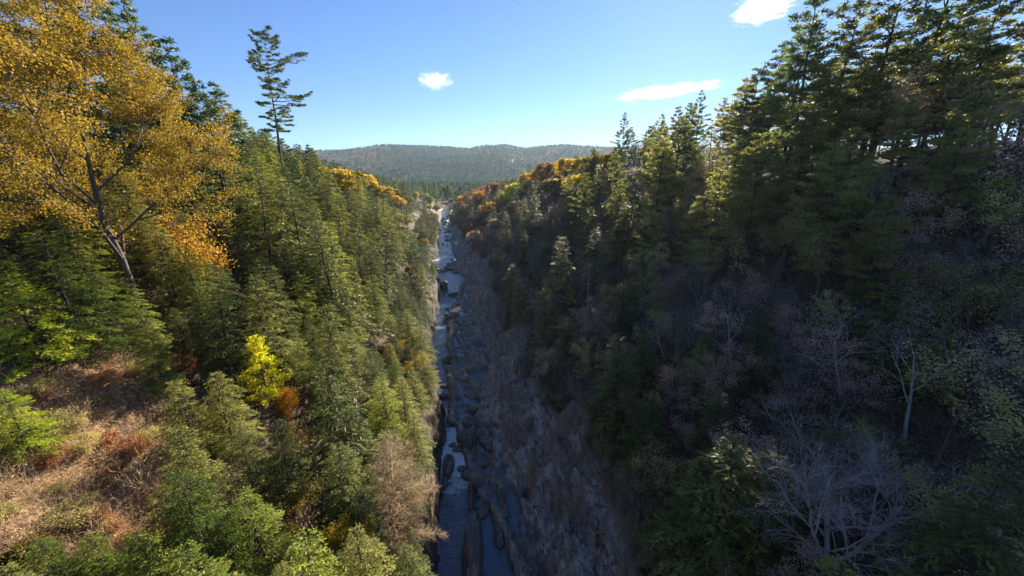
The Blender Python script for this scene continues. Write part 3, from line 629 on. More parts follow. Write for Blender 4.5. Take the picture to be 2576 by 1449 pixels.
# right rim
for i, (k, px, py, h, wd, lb) in enumerate([('pine_olive', 1575, 250, 26, .9, 'dark pine standing clear against the sky at the low end of the right rim'), ('pine_olive', 1672, 232, 24, 1., 'second pine from the low end of the right rim skyline'),
    ('pine_gold', 1712, 226, 24, 1., 'yellowish sunlit pine in the middle of the right rim skyline'), ('pine', 1775, 163, 27, .75, 'narrow tall pine above the lens shaped cloud on the right rim'),
    ('pine', 1745, 200, 24, .8, 'narrow pine directly left of the narrow tall pine'), ('pine_gold', 1830, 225, 22, 1., 'sunlit pine right of the narrow tall pine'), ('pine_olive', 1930, 62, 28, 1.25, 'large layered pine on the left side of the tall right hand group'),
    ('pine_olive', 1990, 5, 31, 1.25, 'large pine with broad shelves second in the tall right hand group'), ('pine', 2085, -90, 36, 1.3, 'tallest open crowned pine of the right hand group, cut by the top edge'), ('pine', 2055, -40, 34, 1.1, 'open crowned pine with dark forked trunk cut by the top edge'),
    ('pine_olive', 2180, -80, 34, 1.2, 'pine right of the tallest open crowned pine'), ('pine_olive', 2290, -120, 34, 1.2, 'pine cut by the top edge toward the upper right corner'), ('pine', 2420, -160, 34, 1.2, 'pine in the shaded upper right corner'),
    ('pine_gold', 1890, 160, 20, 1.1, 'lower yellowish pine under the large layered pine'), ('pine_olive', 1640, 262, 18, 1., 'short pine between the clear standing pine and the second one')]):
    hero(k, px, py, h, 'pine_tree', lb, seed=i, wide=wd, group='pines on the right rim', t0=20)
hero('bare', 1507, 318, 12, 'bare_tree', 'tiny bare tree against the sky left of the clear standing pine')
hero('bare', 1852, 180, 16, 'bare_tree', 'bare twiggy crown against the sky between the right rim pines')
for i, (px, py, h, c, lb) in enumerate([(1520, 378, 13, 'gold', 'golden tree at the upper end of the orange row on the right rim'), (1478, 385, 13, 'yellow', 'golden yellow tree second from the upper end of the right rim row'), (1430, 392, 13, 'yellow', 'golden yellow tree in the middle of the right rim row'),
    (1395, 398, 12, 'orange', 'deep orange tree in the middle of the right rim row'), (1360, 420, 12, 'orange', 'orange tree near the lower end of the right rim row'), (1330, 430, 12, 'yellow', 'golden yellow tree near the lower end of the right rim row'),
    (1372, 396, 13, 'rust', 'rust red tree on the crest behind the orange row'), (1295, 458, 12, 'limeleaf', 'bright lime yellow tree below the lower end of the orange row'), (1272, 480, 10, 'limeleaf', 'smaller lime yellow tree just left of the brighter one'),
    (1205, 478, 13, 'orange', 'light orange tree near the gorge mouth on the right bank'), (1160, 490, 13, 'orange', 'orange tree nearest the gorge mouth on the right bank'), (1232, 505, 11, 'orange', 'pink orange small tree low on the far right bank'),
    (1460, 430, 12, 'yellow', 'golden tree in a second row below the orange row'), (1400, 440, 12, 'gold', 'dull gold tree in a second row below the orange row'), (1240, 455, 13, 'rust', 'rust tree on the far right crest')]):
    x, y = find(px, py, h * 1.25, 60); put('broad_far_' + c, x, y, h * 1.25, 'broadleaf_tree', lb, seed=i, wide=1.35, group='autumn trees on the right rim')
hero('hemlock_mid', 1848, 1105, 15, 'hemlock_tree', 'large dark green hemlock at the bottom right, left of the big bare tree', wide=1.35, t0=14)
hero('hemlock_mid', 1745, 1200, 11, 'hemlock_tree', 'shaded hemlock leaning out left of the large one at the bottom right', wide=1.3, t0=14)
hero('hemlock_mid', 1950, 1130, 13, 'hemlock_tree', 'shaded hemlock right behind the large one beside the big bare tree', wide=1.2, t0=14)
hero('hemlock_mid', 1560, 845, 15, 'hemlock_tree', 'dark blue green hemlock at the upper edge of the right rock slope', wide=1.3)
hero('hemlock_mid', 1640, 985, 11, 'hemlock_tree', 'very dark hemlock above the right rock slope, below the blue green one', wide=1.3)
hero('hemlock_mid', 2500, 1180, 14, 'hemlock_tree', 'dark hemlock at the right picture edge behind the big bare tree', wide=1.2, t0=14)
x, y = find(2190, 1075, 13, 14)
one('bare_tree', decid_parts(66, H=14, trunk_r=.2, levels=5, nch=(6, 7, 6, 5), nleaf=0, multi=3, spread=.35, up=.35, fork=.22, twig_r=.009), 'bark_pale', None, (x, y, HZ(x, y)), sc=(1.15, 1.15, .95), label='big bare grey tree with several spreading stems at the bottom right')
for i, (px, py, h, lb) in enumerate([(2290, 330, 17, 'bare tree with pale forked trunk high on the shaded right slope'), (1885, 690, 13, 'crooked white stemmed tree in the middle of the shaded right slope'), (2200, 700, 13, 'pale limbed tree leaning left on the right slope above the big bare tree'),
    (1700, 720, 12, 'grey bare tree on the right slope above the blue green hemlock'), (2410, 720, 15, 'pale trunk tree near the right edge of the shaded slope')]):
    x, y = find(px, py, h, 16); p = decid_parts(70 + i, H=h, trunk_r=.16, levels=5, nch=(4, 5, 4, 3), nleaf=0, up=.3, spread=.45, lean=-.25, twig_r=.009)
    one('bare_tree', p, 'bark_pale', None, (x, y, HZ(x, y)), label=lb, group='pale stemmed bare trees on the right slope')
x, y = find(1482, 668, 13, 20)
one('dead_snag', pine_parts(81, H=13, R=1.3, bare=.55, whorl=.7, irr=.9, dens=.8, clump=1, card=.1), 'bark_pale', 'mauve', (x, y, HZ(x, y)), label='slim pale dead snag standing above the right rock slope', cat='dead tree')
for i, (px, py, h, c, lb) in enumerate([(2480, 830, 13, 'olive', 'broad olive leaved tree at the right edge halfway down'), (2560, 960, 12, 'olive', 'olive leaved tree cut by the right edge below the broad one'), (2420, 1150, 9, 'olive', 'low leafy branches right above the big bare tree'),
    (2330, 600, 12, 'mauve', 'brownish leaved tree on the upper right slope'), (2100, 760, 10, 'mauve', 'dull brown leaved tree in the middle of the right slope'), (2560, 600, 14, 'olive', 'olive tree at the right edge in the upper half')]):
    hero('broad' if c == 'olive' else 'broad_' + c, px, py, h, 'broadleaf_tree', lb, seed=i, t0=14, wide=1.15)

for i, (px, py, h, lb) in enumerate([(300, 1130, 5, 'bare tan sapling standing in the lower middle of the dry brush clearing'), (170, 985, 4, 'thin bare sapling in the upper part of the dry brush clearing'), (60, 1150, 4, 'bare tan sapling at the left end of the dry brush clearing'),
    (380, 1050, 4.5, 'bare tan sapling at the right edge of the dry brush clearing'), (220, 1260, 4, 'low bare sapling at the foot of the dry brush clearing')]):
    x, y = find(px, py, h, 14); one('sapling', decid_parts(90 + i, H=h, trunk_r=.04, levels=4, nch=(6, 4, 3), nleaf=0, up=.4, twig_r=.011), 'bark_tan', None, (x, y, HZ(x, y)), label=lb, group='saplings in the brush clearing')
for i, (px, py, h, c, lb) in enumerate([(20, 1060, 2.2, 'olive', 'olive green bush at the left edge of the dry brush'), (30, 1350, 2.2, 'gold', 'yellowish bush in the bottom left corner'), (120, 1260, 1.2, 'olive', 'small green bush low in the dry brush'), (250, 1080, 1., 'rust', 'small rusty bush in the middle of the dry brush'),
    (430, 880, 2.5, 'rust', 'rust brown bush at the top of the dry brush beside the dark gap'), (720, 960, 4, 'orange', 'orange bush just right of the glowing young pine'), (1030, 950, 3, 'gold', 'golden bush on the left cliff lip in the middle distance'), (1050, 870, 5, 'yellow', 'yellow bush on the left cliff lip behind the golden bush'), (560, 1010, 3, 'rust', 'rust bush between the dark hemlocks left of the glowing pine')]):
    x, y = find(px, py, h, 14); one('bush', decid_parts(120 + i, H=h, trunk_r=.03, levels=3, nch=(7, 5), multi=3, leaf=.16, nleaf=14, scat=.25, up=.2, lv0=1), 'bark', c, (x, y, HZ(x, y)), label=lb, cat='bush', group='autumn bushes on the left bank')

for i, (px, py, h, k, lb) in enumerate([(2440, -60, 26, 'pine_mid_olive', 'shaded pine filling the sky gap near the upper right corner'), (2540, -40, 26, 'pine_mid_olive', 'pine at the very upper right corner'), (2360, -20, 22, 'broad', 'olive leafed tree under the pines near the upper right corner'), (2600, 60, 24, 'broad', 'olive leafed tree cut by the right edge near the top corner'),
    (2500, 90, 20, 'broad_mauve', 'brown leaved tree below the upper right corner'), (2420, 150, 18, 'broad', 'olive leafed tree below the pines near the upper right corner'), (2250, 60, 20, 'broad_mauve', 'brown leaved tree right of the open crowned pines'), (2560, 200, 18, 'broad_mauve', 'brown leaved tree at the right edge under the top corner'), (2150, 120, 20, 'broad', 'olive leafed tree below the open crowned pines')]):
    hero(k, px, py, h, 'pine_tree' if k[0] == 'p' else 'broadleaf_tree', lb, seed=i, wide=1.35, t0=45)

for i, (px, py, h, k, lb) in enumerate([(225, 475, 12, 'hemlock', 'dark hemlock in front of the leaning maple trunk, left of it'), (310, 492, 12, 'hemlock', 'dark hemlock right in front of the maple trunk foot'), (170, 500, 11, 'hemlock_sun', 'lighter hemlock below the maple limbs at the left'), (395, 560, 12, 'hemlock', 'dark hemlock below the small orange maple'), (465, 620, 12, 'hemlock_sun', 'lighter hemlock below the small orange maple, further right'),
    (110, 1350, 6, 'hemlock_sun', 'bushy hemlock at the bottom left corner under the brush'), (230, 1340, 6, 'hemlock_sun', 'bushy hemlock at the bottom edge right under the brush'), (10, 980, 6, 'hemlock_lime', 'bright green young hemlock at the left edge of the brush')]):
    hero(k, px, py, h, 'hemlock_tree', lb, seed=i, wide=1.3, t0=12)
r = R_(404); SH = [decid_parts(400 + k, H=2.2, trunk_r=.02, levels=3, nch=(7, 6), multi=5, nleaf=0 if k < 3 else 5, leaf=.1, scat=.15, lv0=1, up=.35, twig_r=.008) for k in range(5)]
SH = [joined(t, l, 'brush_shrub', 'bark_tan', 'rust' if k == 3 else 'olive', k) for k, (t, l) in enumerate(SH)]
for k in range(70):
    px, py = r.uniform(-20, 430), r.uniform(910, 1420)
    x, y = find(px, py, .8, 12); z = HZ(x, y)
    if ((px - 215) / 260) ** 2 + ((py - 1170) / 290) ** 2 > 1.1: continue
    v = int(r.integers(5)); o = link('shrub', SH[v], loc=(x, y, z)); sc_ = r.uniform(.5, 1.3); o.scale = (sc_ * 1.2, sc_ * 1.2, sc_ * .9); o.rotation_euler = (0, 0, r.random() * 6)
    tag(o, ['low tangled bare tan shrub in the dry brush clearing', 'low tangled bare tan shrub in the dry brush clearing', 'low tangled bare tan shrub in the dry brush clearing', 'low shrub with rusty leaves in the dry brush clearing', 'low shrub with olive leaves in the dry brush clearing'][v], 'shrub', ['bare shrubs of the clearing', 'bare shrubs of the clearing', 'bare shrubs of the clearing', 'rusty shrubs of the clearing', 'olive shrubs of the clearing'][v])
n = 0
for k in range(200):
    px, py = r.uniform(1300, 1640), r.uniform(860, 1440); x, y = find(px, py, 1., 14); d = x - float(Re(y))
    if d < 9 or d > 20: continue
    v = int(r.integers(3)); o = link('shrub', SH[v], loc=(x, y, HZ(x, y))); sc_ = r.uniform(.7, 1.8); o.scale = (sc_, sc_, sc_); o.rotation_euler = (0, 0, r.random() * 6)
    tag(o, 'low bare twiggy shrub growing on the upper part of the right rock slope', 'shrub', 'shrubs on the right rock slope'); n += 1
    if n > 55: break
# ------------------------------------------------------------------ the woods: every tree a thing, only where the photograph could see it
def seen(x, y, z, h):
    px, py = project((x, y, z + h)); px2, py2 = project((x, y, z + h * .4))
    if px < -120 or px > W2 + 120 or py > H2 + 30 or py2 < -80: return False
    p = np.array([x, y, z + h * .95]); t = np.linspace(.15, .93, 40); q = CAM[None] + (p - CAM)[None] * t[:, None]
    far = (1 - t) * np.linalg.norm(p - CAM) > 9
    return not np.any(far & (q[:, 2] < height(q[:, 0], q[:, 1]) + 6.5))
def clearing(x, y, z):
    px, py = project((x, y, z + .5))
    e = ((px - 215) / 250) ** 2 + ((py - 1170) / 270) ** 2
    e2 = ((px - 330) / 90) ** 2 + ((py - 960) / 70) ** 2
    return e < 1 or e2 < 1
def scatter(seed, side, y0, y1, d0, d1, space, pick, tries, cap=999, dense_edge=False):
    r = R_(seed); n = 0
    for _ in range(tries):
        y = y0 + (y1 - y0) * r.random(); d = d0 + (d1 - d0) * r.random() ** (1.2 if dense_edge else 1)
        x = float(Le(min(y, 640)) - d) if side < 0 else float(Re(min(y, 640)) + d)
        sp = space * (.8 + .4 * r.random())
        if PLACED and np.min(np.hypot(*(np.array(PLACED) - [x, y]).T)) < sp: continue
        z = HZ(x, y)
        a = pick(r, x, y, d, z)
        if a is None: continue
        kind, h, name, label, cat, group, wide = a
        if not seen(x, y, z, h): continue
        if side < 0 and y < 60 and (clearing(x, y, z) or clearing(x, y, z + h * .55) or clearing(x, y, z + h)): continue
        px, py = project((x, y, z + h))
        if y < 60 and (side < 0 and px > 1045 or side > 0 and px < 1420): continue
        if LIMIT(px, py): continue
        if side < 0 and y < 70 and 545 < px < 740 and 830 < py < 1080: continue
        put(kind, x, y, h, name, label, cat, group, seed=n, wide=wide, tilt=(r.normal(0, .03), r.normal(0, .03) + (-side) * -.04)); n += 1
        if n >= cap: break
    return n
# the height the woods reach up to, read off the skyline
SKX = [-200, 0, 560, 600, 700, 800, 860, 930, 980, 1040, 1100, 1145, 1170, 1230, 1300, 1370, 1450, 1530, 1600, 1700, 1850, 1900, 2000, 2200, 2700]
SKY = [-300, 60, 190, 285, 315, 360, 385, 428, 445, 458, 470, 478, 478, 462, 432, 398, 392, 350, 300, 275, 235, 130, 90, 0, -200]
def LIMIT(px, py): return py < np.interp(px, SKX, SKY)
def near(y): return 'near' if y < 70 else ('mid' if y < 150 else 'far')
def pick_left(r, x, y, d, z):
    if d < 4 and y < 130 and r.random() < .5: return None
    u = r.random(); px, py = project((x, y, z + 8))
    if y < 62:
        if u < .62: return ('hemlock', r.uniform(6, 16), 'hemlock_tree', 'dark green hemlock in the nearest sunlit stand between brush and cliff', 'tree', 'hemlocks of the nearest left stand', 1.1)
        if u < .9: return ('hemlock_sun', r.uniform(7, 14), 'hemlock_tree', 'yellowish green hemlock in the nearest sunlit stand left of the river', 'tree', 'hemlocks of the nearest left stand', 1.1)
        return ('broad_gold', r.uniform(5, 8), 'broadleaf_tree', 'small yellowing understorey tree in the nearest left stand', 'tree', 'yellowing understorey trees', 1)
    if y < 170:
        if u < .66: return ('hemlock_mid', r.uniform(9, 24), 'hemlock_tree', 'dark olive hemlock packed in the middle of the sunlit left slope', 'tree', 'hemlocks of the middle left slope', 1.1)
        if u > .96: return ('hemlock_lime', r.uniform(6, 10), 'hemlock_tree', 'bright lime green young hemlock on the middle left slope', 'tree', 'lime green young hemlocks on the left slope', 1.1)
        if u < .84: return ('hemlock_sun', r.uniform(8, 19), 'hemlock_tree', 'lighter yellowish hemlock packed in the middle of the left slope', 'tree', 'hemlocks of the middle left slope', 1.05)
        if u < .93 and d > 35: return ('pine_mid', r.uniform(16, 22), 'pine_tree', 'dark pine within the hemlocks of the middle left slope', 'tree', 'pines of the middle left slope', 1)
        if d < 14: return ('bare', r.uniform(6, 9), 'bare_tree', 'bare twiggy tree on the lip of the left cliff', 'tree', 'bare trees on the left cliff lip', 1)
        return ('broad_gold', r.uniform(6, 10), 'broadleaf_tree', 'small yellow tree among the hemlocks of the middle left slope', 'tree', 'small yellow trees on the left slope', 1)
    if y < 420:
        if u < .66: return ('hemlock_far', r.uniform(8, 20), 'hemlock_tree', 'small looking hemlock on the far part of the sunlit left bank', 'tree', 'hemlocks of the far left bank', 1.15)
        if u < .84: return ('pine_far', r.uniform(14, 20), 'pine_tree', 'distant pine on the far part of the left bank', 'tree', 'pines of the far left bank', 1)
        if u < .92: return ('broad_far_olive', r.uniform(8, 12), 'broadleaf_tree', 'olive broadleaf tree on the far left bank above the river', 'tree', 'broadleaf trees of the far left bank', 1.1)
        return ('broad_far_gold', r.uniform(7, 11), 'broadleaf_tree', 'yellow brown broadleaf tree on the far left bank above the river', 'tree', 'broadleaf trees of the far left bank', 1.1)
    if u < .8: return ('pine_far', r.uniform(15, 24), 'pine_tree', 'hazy green pine toward the end of the left bank', 'tree', 'hazy pines at the end of the left bank', 1)
    return ('broad_far_olive', r.uniform(9, 13), 'broadleaf_tree', 'olive tree between the hazy pines at the end of the left bank', 'tree', 'olive trees at the end of the left bank', 1.1)
def pick_right(r, x, y, d, z):
    tong = float(np.interp(y, [30, 50, 70, 95, 130, 160, 200, 260, 320, 640], [14, 17, 18, 21, 20, 15, 12, 12, 8, 5]))
    if d < tong + r.uniform(-1, 4): return None
    u = r.random()
    if y < 75:
        if d > 42:
            if u < .2: return ('pine_mid_olive', r.uniform(16, 22), 'pine_tree', 'shaded pine high on the near right slope', 'tree', 'pines high on the near right slope', 1.1)
            if u < .7: return ('broad', r.uniform(10, 14), 'broadleaf_tree', 'olive leaved tree high on the near right slope in shade', 'tree', 'olive trees high on the near right slope', 1.1)
        if u < .13: return ('hemlock_mid', r.uniform(8, 14), 'hemlock_tree', 'dark shaded hemlock on the near right slope', 'tree', 'hemlocks of the near right slope', 1.15)
        if u < .55: return ('broad_mauve', r.uniform(8, 12), 'broadleaf_tree', 'greyish brown leaved tree on the near right slope in shade', 'tree', 'brown leaved trees of the near right slope', 1.1)
        if u < .75: return ('broad', r.uniform(7, 12), 'broadleaf_tree', 'olive leaved tree lower on the near right slope in shade', 'tree', 'olive trees lower on the near right slope', 1.1)
        return ('bare', r.uniform(8, 13), 'bare_tree', 'bare grey twiggy tree on the near right slope in shade', 'tree', 'bare grey trees of the near right slope', 1.1)
    if y < 190:
        if u < .25 and d > 30 or u < .18: return ('hemlock_mid', r.uniform(12, 19), 'hemlock_tree', 'dark conical hemlock on the middle of the shaded right slope', 'tree', 'hemlocks of the middle right slope', 1.05)
        if u < .45 and d > 45: return ('pine_mid_olive', r.uniform(16, 24), 'pine_tree', 'pine on the upper middle right slope under the rim', 'tree', 'pines of the upper middle right slope', 1.)
        if u < .78: return ('bare', r.uniform(9, 13), 'bare_tree', 'bare purplish grey tree on the middle right slope', 'tree', 'bare trees of the middle right slope', 1.15)
        return ('broad_mauve', r.uniform(8, 12), 'broadleaf_tree', 'dull brown leaved tree on the middle right slope', 'tree', 'brown trees of the middle right slope', 1.1)
    if y < 420:
        if u < .38: return ('hemlock_far', r.uniform(11, 18), 'hemlock_tree', 'distant dark hemlock on the far right bank', 'tree', 'hemlocks of the far right bank', 1.1)
        if u < .62: return ('bare_far', r.uniform(9, 13), 'bare_tree', 'distant bare greyish tree on the far right bank', 'tree', 'bare trees of the far right bank', 1.2)
        if u < .8: return ('broad_far_mauve', r.uniform(8, 12), 'broadleaf_tree', 'distant brown tree on the far right bank', 'tree', 'brown trees of the far right bank', 1.15)
        return ('broad_far_gold' if u < .9 else 'broad_far_rust', r.uniform(8, 12), 'broadleaf_tree', 'distant golden or rust tree on the far right bank' , 'tree', 'autumn trees of the far right bank', 1.15)
    if u < .4: return ('pine_far', r.uniform(12, 18), 'pine_tree', 'distant pine toward the end of the right bank', 'tree', 'pines at the end of the right bank', 1)
    if u < .7: return ('broad_far_rust', r.uniform(8, 12), 'broadleaf_tree', 'rust tree toward the end of the right bank', 'tree', 'rust trees at the end of the right bank', 1.15)
    return ('broad_far_mauve', r.uniform(8, 12), 'broadleaf_tree', 'brown tree toward the end of the right bank', 'tree', 'brown trees at the end of the right bank', 1.15)
def pick_rim(r, x, y, d, z):
    u = r.random()
    if u < .3: return ('pine_mid_olive', r.uniform(18, 28), 'pine_tree', 'pine in the wood on top of the near right rim', 'tree', 'pines on top of the near right rim', 1.2)
    if u < .8: return ('broad', r.uniform(13, 18), 'broadleaf_tree', 'olive leaved tree in the wood on top of the near right rim', 'tree', 'olive trees on top of the near right rim', 1.15)
    return ('broad_mauve', r.uniform(12, 16), 'broadleaf_tree', 'brown leaved tree in the wood on top of the near right rim', 'tree', 'brown trees on top of the near right rim', 1.15)
cnt = {}
cnt['l1'] = scatter(101, -1, 14, 62, 3.5, 62, 3.7, pick_left, 2500)
def pick_lip(r, x, y, d, z):
    u = r.random()
    if y > 110:
        if u < .6: return ('hemlock_far', r.uniform(6, 11), 'hemlock_tree', 'small hemlock on the far left bank right above the cliff', 'tree', 'small hemlocks above the far left cliff', 1.3)
        if u < .8: return ('bare_far', r.uniform(5, 8), 'bare_tree', 'bare tree on the far left bank right above the cliff', 'tree', 'bare trees above the far left cliff', 1.2)
        return ('broad_far_gold', r.uniform(4, 7), 'broadleaf_tree', 'small golden tree on the far left bank right above the cliff', 'tree', 'golden trees above the far left cliff', 1.2)
    if u < .7: return ('hemlock', r.uniform(5, 10), 'hemlock_tree', 'small hemlock leaning over the lip of the near left cliff', 'tree', 'small hemlocks on the left cliff lip', 1.25)
    if u < .8: return ('bare', r.uniform(4, 7), 'bare_tree', 'bare twiggy tree on the lip of the near left cliff', 'tree', 'bare trees on the left cliff lip', 1.2)
    return ('broad_gold', r.uniform(3, 5.5), 'broadleaf_tree', 'small golden leaved tree on the lip of the near left cliff', 'tree', 'golden trees on the left cliff lip', 1.2)
cnt['l0'] = scatter(100, -1, 22, 110, 1.8, 9, 2.5, pick_lip, 1500, cap=90)
cnt['l00'] = scatter(120, -1, 110, 400, 1.5, 14, 3.4, pick_lip, 3000, cap=150)
cnt['l2'] = scatter(102, -1, 62, 170, 2.5, 70, 5.2, pick_left, 4000, cap=190)
cnt['l2b'] = scatter(122, -1, 62, 170, 2.5, 45, 4.2, pick_left, 2500, cap=90)
cnt['l3'] = scatter(103, -1, 170, 420, 2, 80, 6.2, pick_left, 4500, cap=170)
cnt['l4'] = scatter(104, -1, 420, 700, 2, 110, 8.5, pick_left, 2500, cap=80)
cnt['r0'] = scatter(110, 1, 30, 110, 50, 130, 5.5, pick_rim, 1500, cap=110)
cnt['r00'] = scatter(119, 1, 8, 62, 58, 125, 5.5, pick_rim, 900, cap=60)
cnt['r1'] = scatter(111, 1, 14, 75, 14, 70, 3.9, pick_right, 3500, cap=170)
cnt['r2'] = scatter(112, 1, 75, 190, 10, 90, 5.2, pick_right, 4000, cap=190)
cnt['r3'] = scatter(113, 1, 190, 420, 3, 85, 6.6, pick_right, 4500, cap=170)
cnt['r4'] = scatter(114, 1, 420, 700, 2, 100, 9, pick_right, 2500, cap=70)
print('SCATTER', cnt)
mass('hemlock_tree', 292, 'far_hemlock_woods', 'dark green hemlock woods in the distance on both banks of the gorge')
# pine stand that closes the gorge
r = R_(9)
for i in range(44):
    px = 965 + 260 * (i + r.random() * .6) / 44; y = r.uniform(655, 760); x = (px - W2 / 2) / F2 * (y * CP - (12 - 50) * SP)
    put('pine_far', x, y, r.uniform(22, 31), 'pine_tree', 'tall bare trunked pine in the dark stand closing the far end of the gorge', 'tree', 'pine stand at the gorge mouth', seed=i, wide=.85)
# far woods: one mass of small crowns over valley and hills
def far_wood(name, seed, y0, y1, n, size, t0=-.95, t1=.62, label=None):
    r = R_(seed); y = y0 + (y1 - y0) * r.random(n) ** .8; t = r.uniform(t0, t1, n); x = t * y; z = height(x, y)
    con = (fbm(x * .004, y * .004, 3, 90) + r.normal(0, .12, n)) > .37
    h = size * r.uniform(.75, 1.3, n) * np.where(con, 1.25, .85); k = 16; j = np.repeat(np.arange(n), k); m = len(j)
    v = r.random(m); th = r.random(m) * 6.283
    rad = np.where(con[j], (1 - v) * .24 + .03, np.sqrt(np.clip(1 - (2 * v - 1) ** 2, 0, 1)) * .42) * h[j]
    c = np.stack([x[j] + rad * np.cos(th), y[j] + rad * np.sin(th), z[j] + h[j] * (.12 + .85 * v)], 1)
    nn = np.stack([np.cos(th), np.sin(th), np.full(m, .7)], 1) + r.normal(0, .35, (m, 3))
    d = np.stack([-np.sin(th), np.cos(th), 0 * th], 1) + r.normal(0, .6, (m, 3))
    V, F = cards(c - norm(d) * (h[j] * .16)[:, None], d, nn, h[j] * .34, h[j] * .26)
    tone = np.where(con, r.uniform(0, .42, n), r.uniform(.45, 1, n))
    me = mesh(name, V, [F], [M['farwood']], rnd=np.clip(tone[j] + r.normal(0, .04, m), 0, 1))
    tag(link(name, me), label, None, None, 'stuff')
m, nt, N, L = new_mat('far woods')
c = ramp(nt, attr(nt, 'rnd'), [(0, (.025, .06, .04)), (.3, (.055, .115, .06)), (.42, (.12, .15, .05)), (.6, (.22, .13, .08)), (.8, (.28, .15, .09)), (1, (.36, .27, .08))])
b = N.new('ShaderNodeBsdfDiffuse'); L.new(c, b.inputs[0]); t = N.new('ShaderNodeBsdfTranslucent'); L.new(c, t.inputs[0]); mx = N.new('ShaderNodeMixShader'); mx.inputs[0].default_value = .3
L.new(b.outputs[0], mx.inputs[1]); L.new(t.outputs[0], mx.inputs[2]); out(nt, mx.outputs[0]); M['farwood'] = m
far_wood('valley_woods', 5, 700, 1450, 7000, 17, label='mixed green and yellow woods on the valley floor beyond the gorge')
far_wood('hill_woods', 6, 1350, 3330, 26000, 17, label='green and russet woods covering the long distant hills')

# undergrowth: leaf litter, dry stems and low twigs
def undergrowth(name, seed, side, n, y0, y1, d0, d1, label, cols, stems, ok):
    r = R_(seed); y = y0 + (y1 - y0) * r.random(n) ** 1.5; d = r.uniform(d0, d1, n)
    yl = np.minimum(y, 640); x = np.where(side < 0, Le(yl) - d, Re(yl) + d); z = height(x, y); k = ok(x, y, z, d); x, y, z = x[k], y[k], z[k]; n = len(x)
    a = Acc(); s = .5 + y / 60; lf = r.random(n) < .66; m = lf.sum()
    C = np.stack([x, y, z + r.uniform(-.1, .3, n)], 1)
    a.add(cards(C[lf], r.normal(size=(m, 3)) * [1, 1, .4], r.normal(0, .5, (m, 3)) + [0, 0, 1], .16 * s[lf] * np.exp(r.normal(0, .45, m)), .12 * s[lf] * np.exp(r.normal(0, .3, m))), 0)
    q = C[~lf]; m = len(q); d = norm(r.normal(0, .75, (m, 3)) + [0, 0, .8]); ln = np.exp(r.normal(-.25, .5, m)) * stems
    a.add(prisms(q - d * .2, q + d * ln[:, None], .011 * s[~lf], .005 * s[~lf], 3), 1)
    e = q + d * (ln * .7)[:, None]; d2 = norm(d + r.normal(0, .6, (m, 3))); a.add(prisms(e, e + d2 * ln[:, None] * .6, .008 * s[~lf], .004 * s[~lf], 3), 1)
    tag(link(name, a.out(name, [M[cols[0]], M[cols[1]]], seed)), label, None, None, 'stuff')
M['litter'] = leaf_mat('fallen leaves', [(.2,.1,.04),(.42,.21,.08),(.6,.36,.16),(.7,.52,.28),(.4,.38,.1)], .2, clump=.45)
def clr(x, y, z):
    px, py = project(np.stack([x, y, z + .5], -1)); return ((px - 215) / 270) ** 2 + ((py - 1180) / 300) ** 2 < 1.2
undergrowth('dry_brush', 31, -1, 190000, 12, 60, 5, 60, 'tan dry stems and fallen leaves covering the clearing on the left slope', ('litter', 'bark_tan'), 1.1, lambda x, y, z, d: clr(x, y, z))
undergrowth('leaf_litter', 32, -1, 60000, 15, 200, 4, 60, 'fallen leaves and twigs under the trees of the left slope', ('litter', 'bark_tan'), .8, lambda x, y, z, d: ~clr(x, y, z))
tongf = lambda y: np.interp(y, [30, 50, 70, 95, 130, 160, 200, 260, 320, 640], [12, 15, 16, 18, 18, 13, 11, 11, 8, 5])
M['litter_grey'] = leaf_mat('brown fallen leaves', [(.06,.04,.03),(.12,.08,.06),(.2,.14,.1),(.28,.2,.13)], .2, clump=.5)
undergrowth('undergrowth', 33, 1, 110000, 14, 260, 10, 75, 'brown leaves and bare twigs under the trees of the right slope', ('litter_grey', 'twig'), 1.0, lambda x, y, z, d: d > tongf(y) + 2 * R_(3).random(len(d)))

# stones of the rapids and of the right shore
pr_ = [boulder('boulder', 1120, 600, (1, 1, 1), 0, 200 + k, 'x') for k in range(4)]
r = R_(77); k = 0
for i in range(70):
    far = i % 2; py = r.uniform(545, 700) if far else r.uniform(740, 1300); yy = on_plane(1120, py)[1]
    a, b = float(Le(yy)), float(Re(yy)); edge = r.random()
    x = b + r.uniform(-1.5, .6) if edge < .6 else a + (b - a) * r.uniform(.15, .85)
    if not far and edge >= .6: x = b + r.uniform(0, 6)
    o = pr_[k] if k < 4 else link('boulder', pr_[k % 4].data)
    sz = r.uniform(.4, 1.0) * (1 + yy / 260); o.scale = (sz * r.uniform(.8, 1.6), sz, sz * r.uniform(.4, .7)); o.rotation_euler = (0, 0, r.random() * 6); o.location = (x, yy, max(0., HZ(x, yy)) + .1)
    tag(o, 'small dark stone in the far rapids of the river' if far else 'small dark stone along the right shore of the near river', 'boulder', 'stones of the far rapids' if far else 'stones on the near right shore'); k += 1

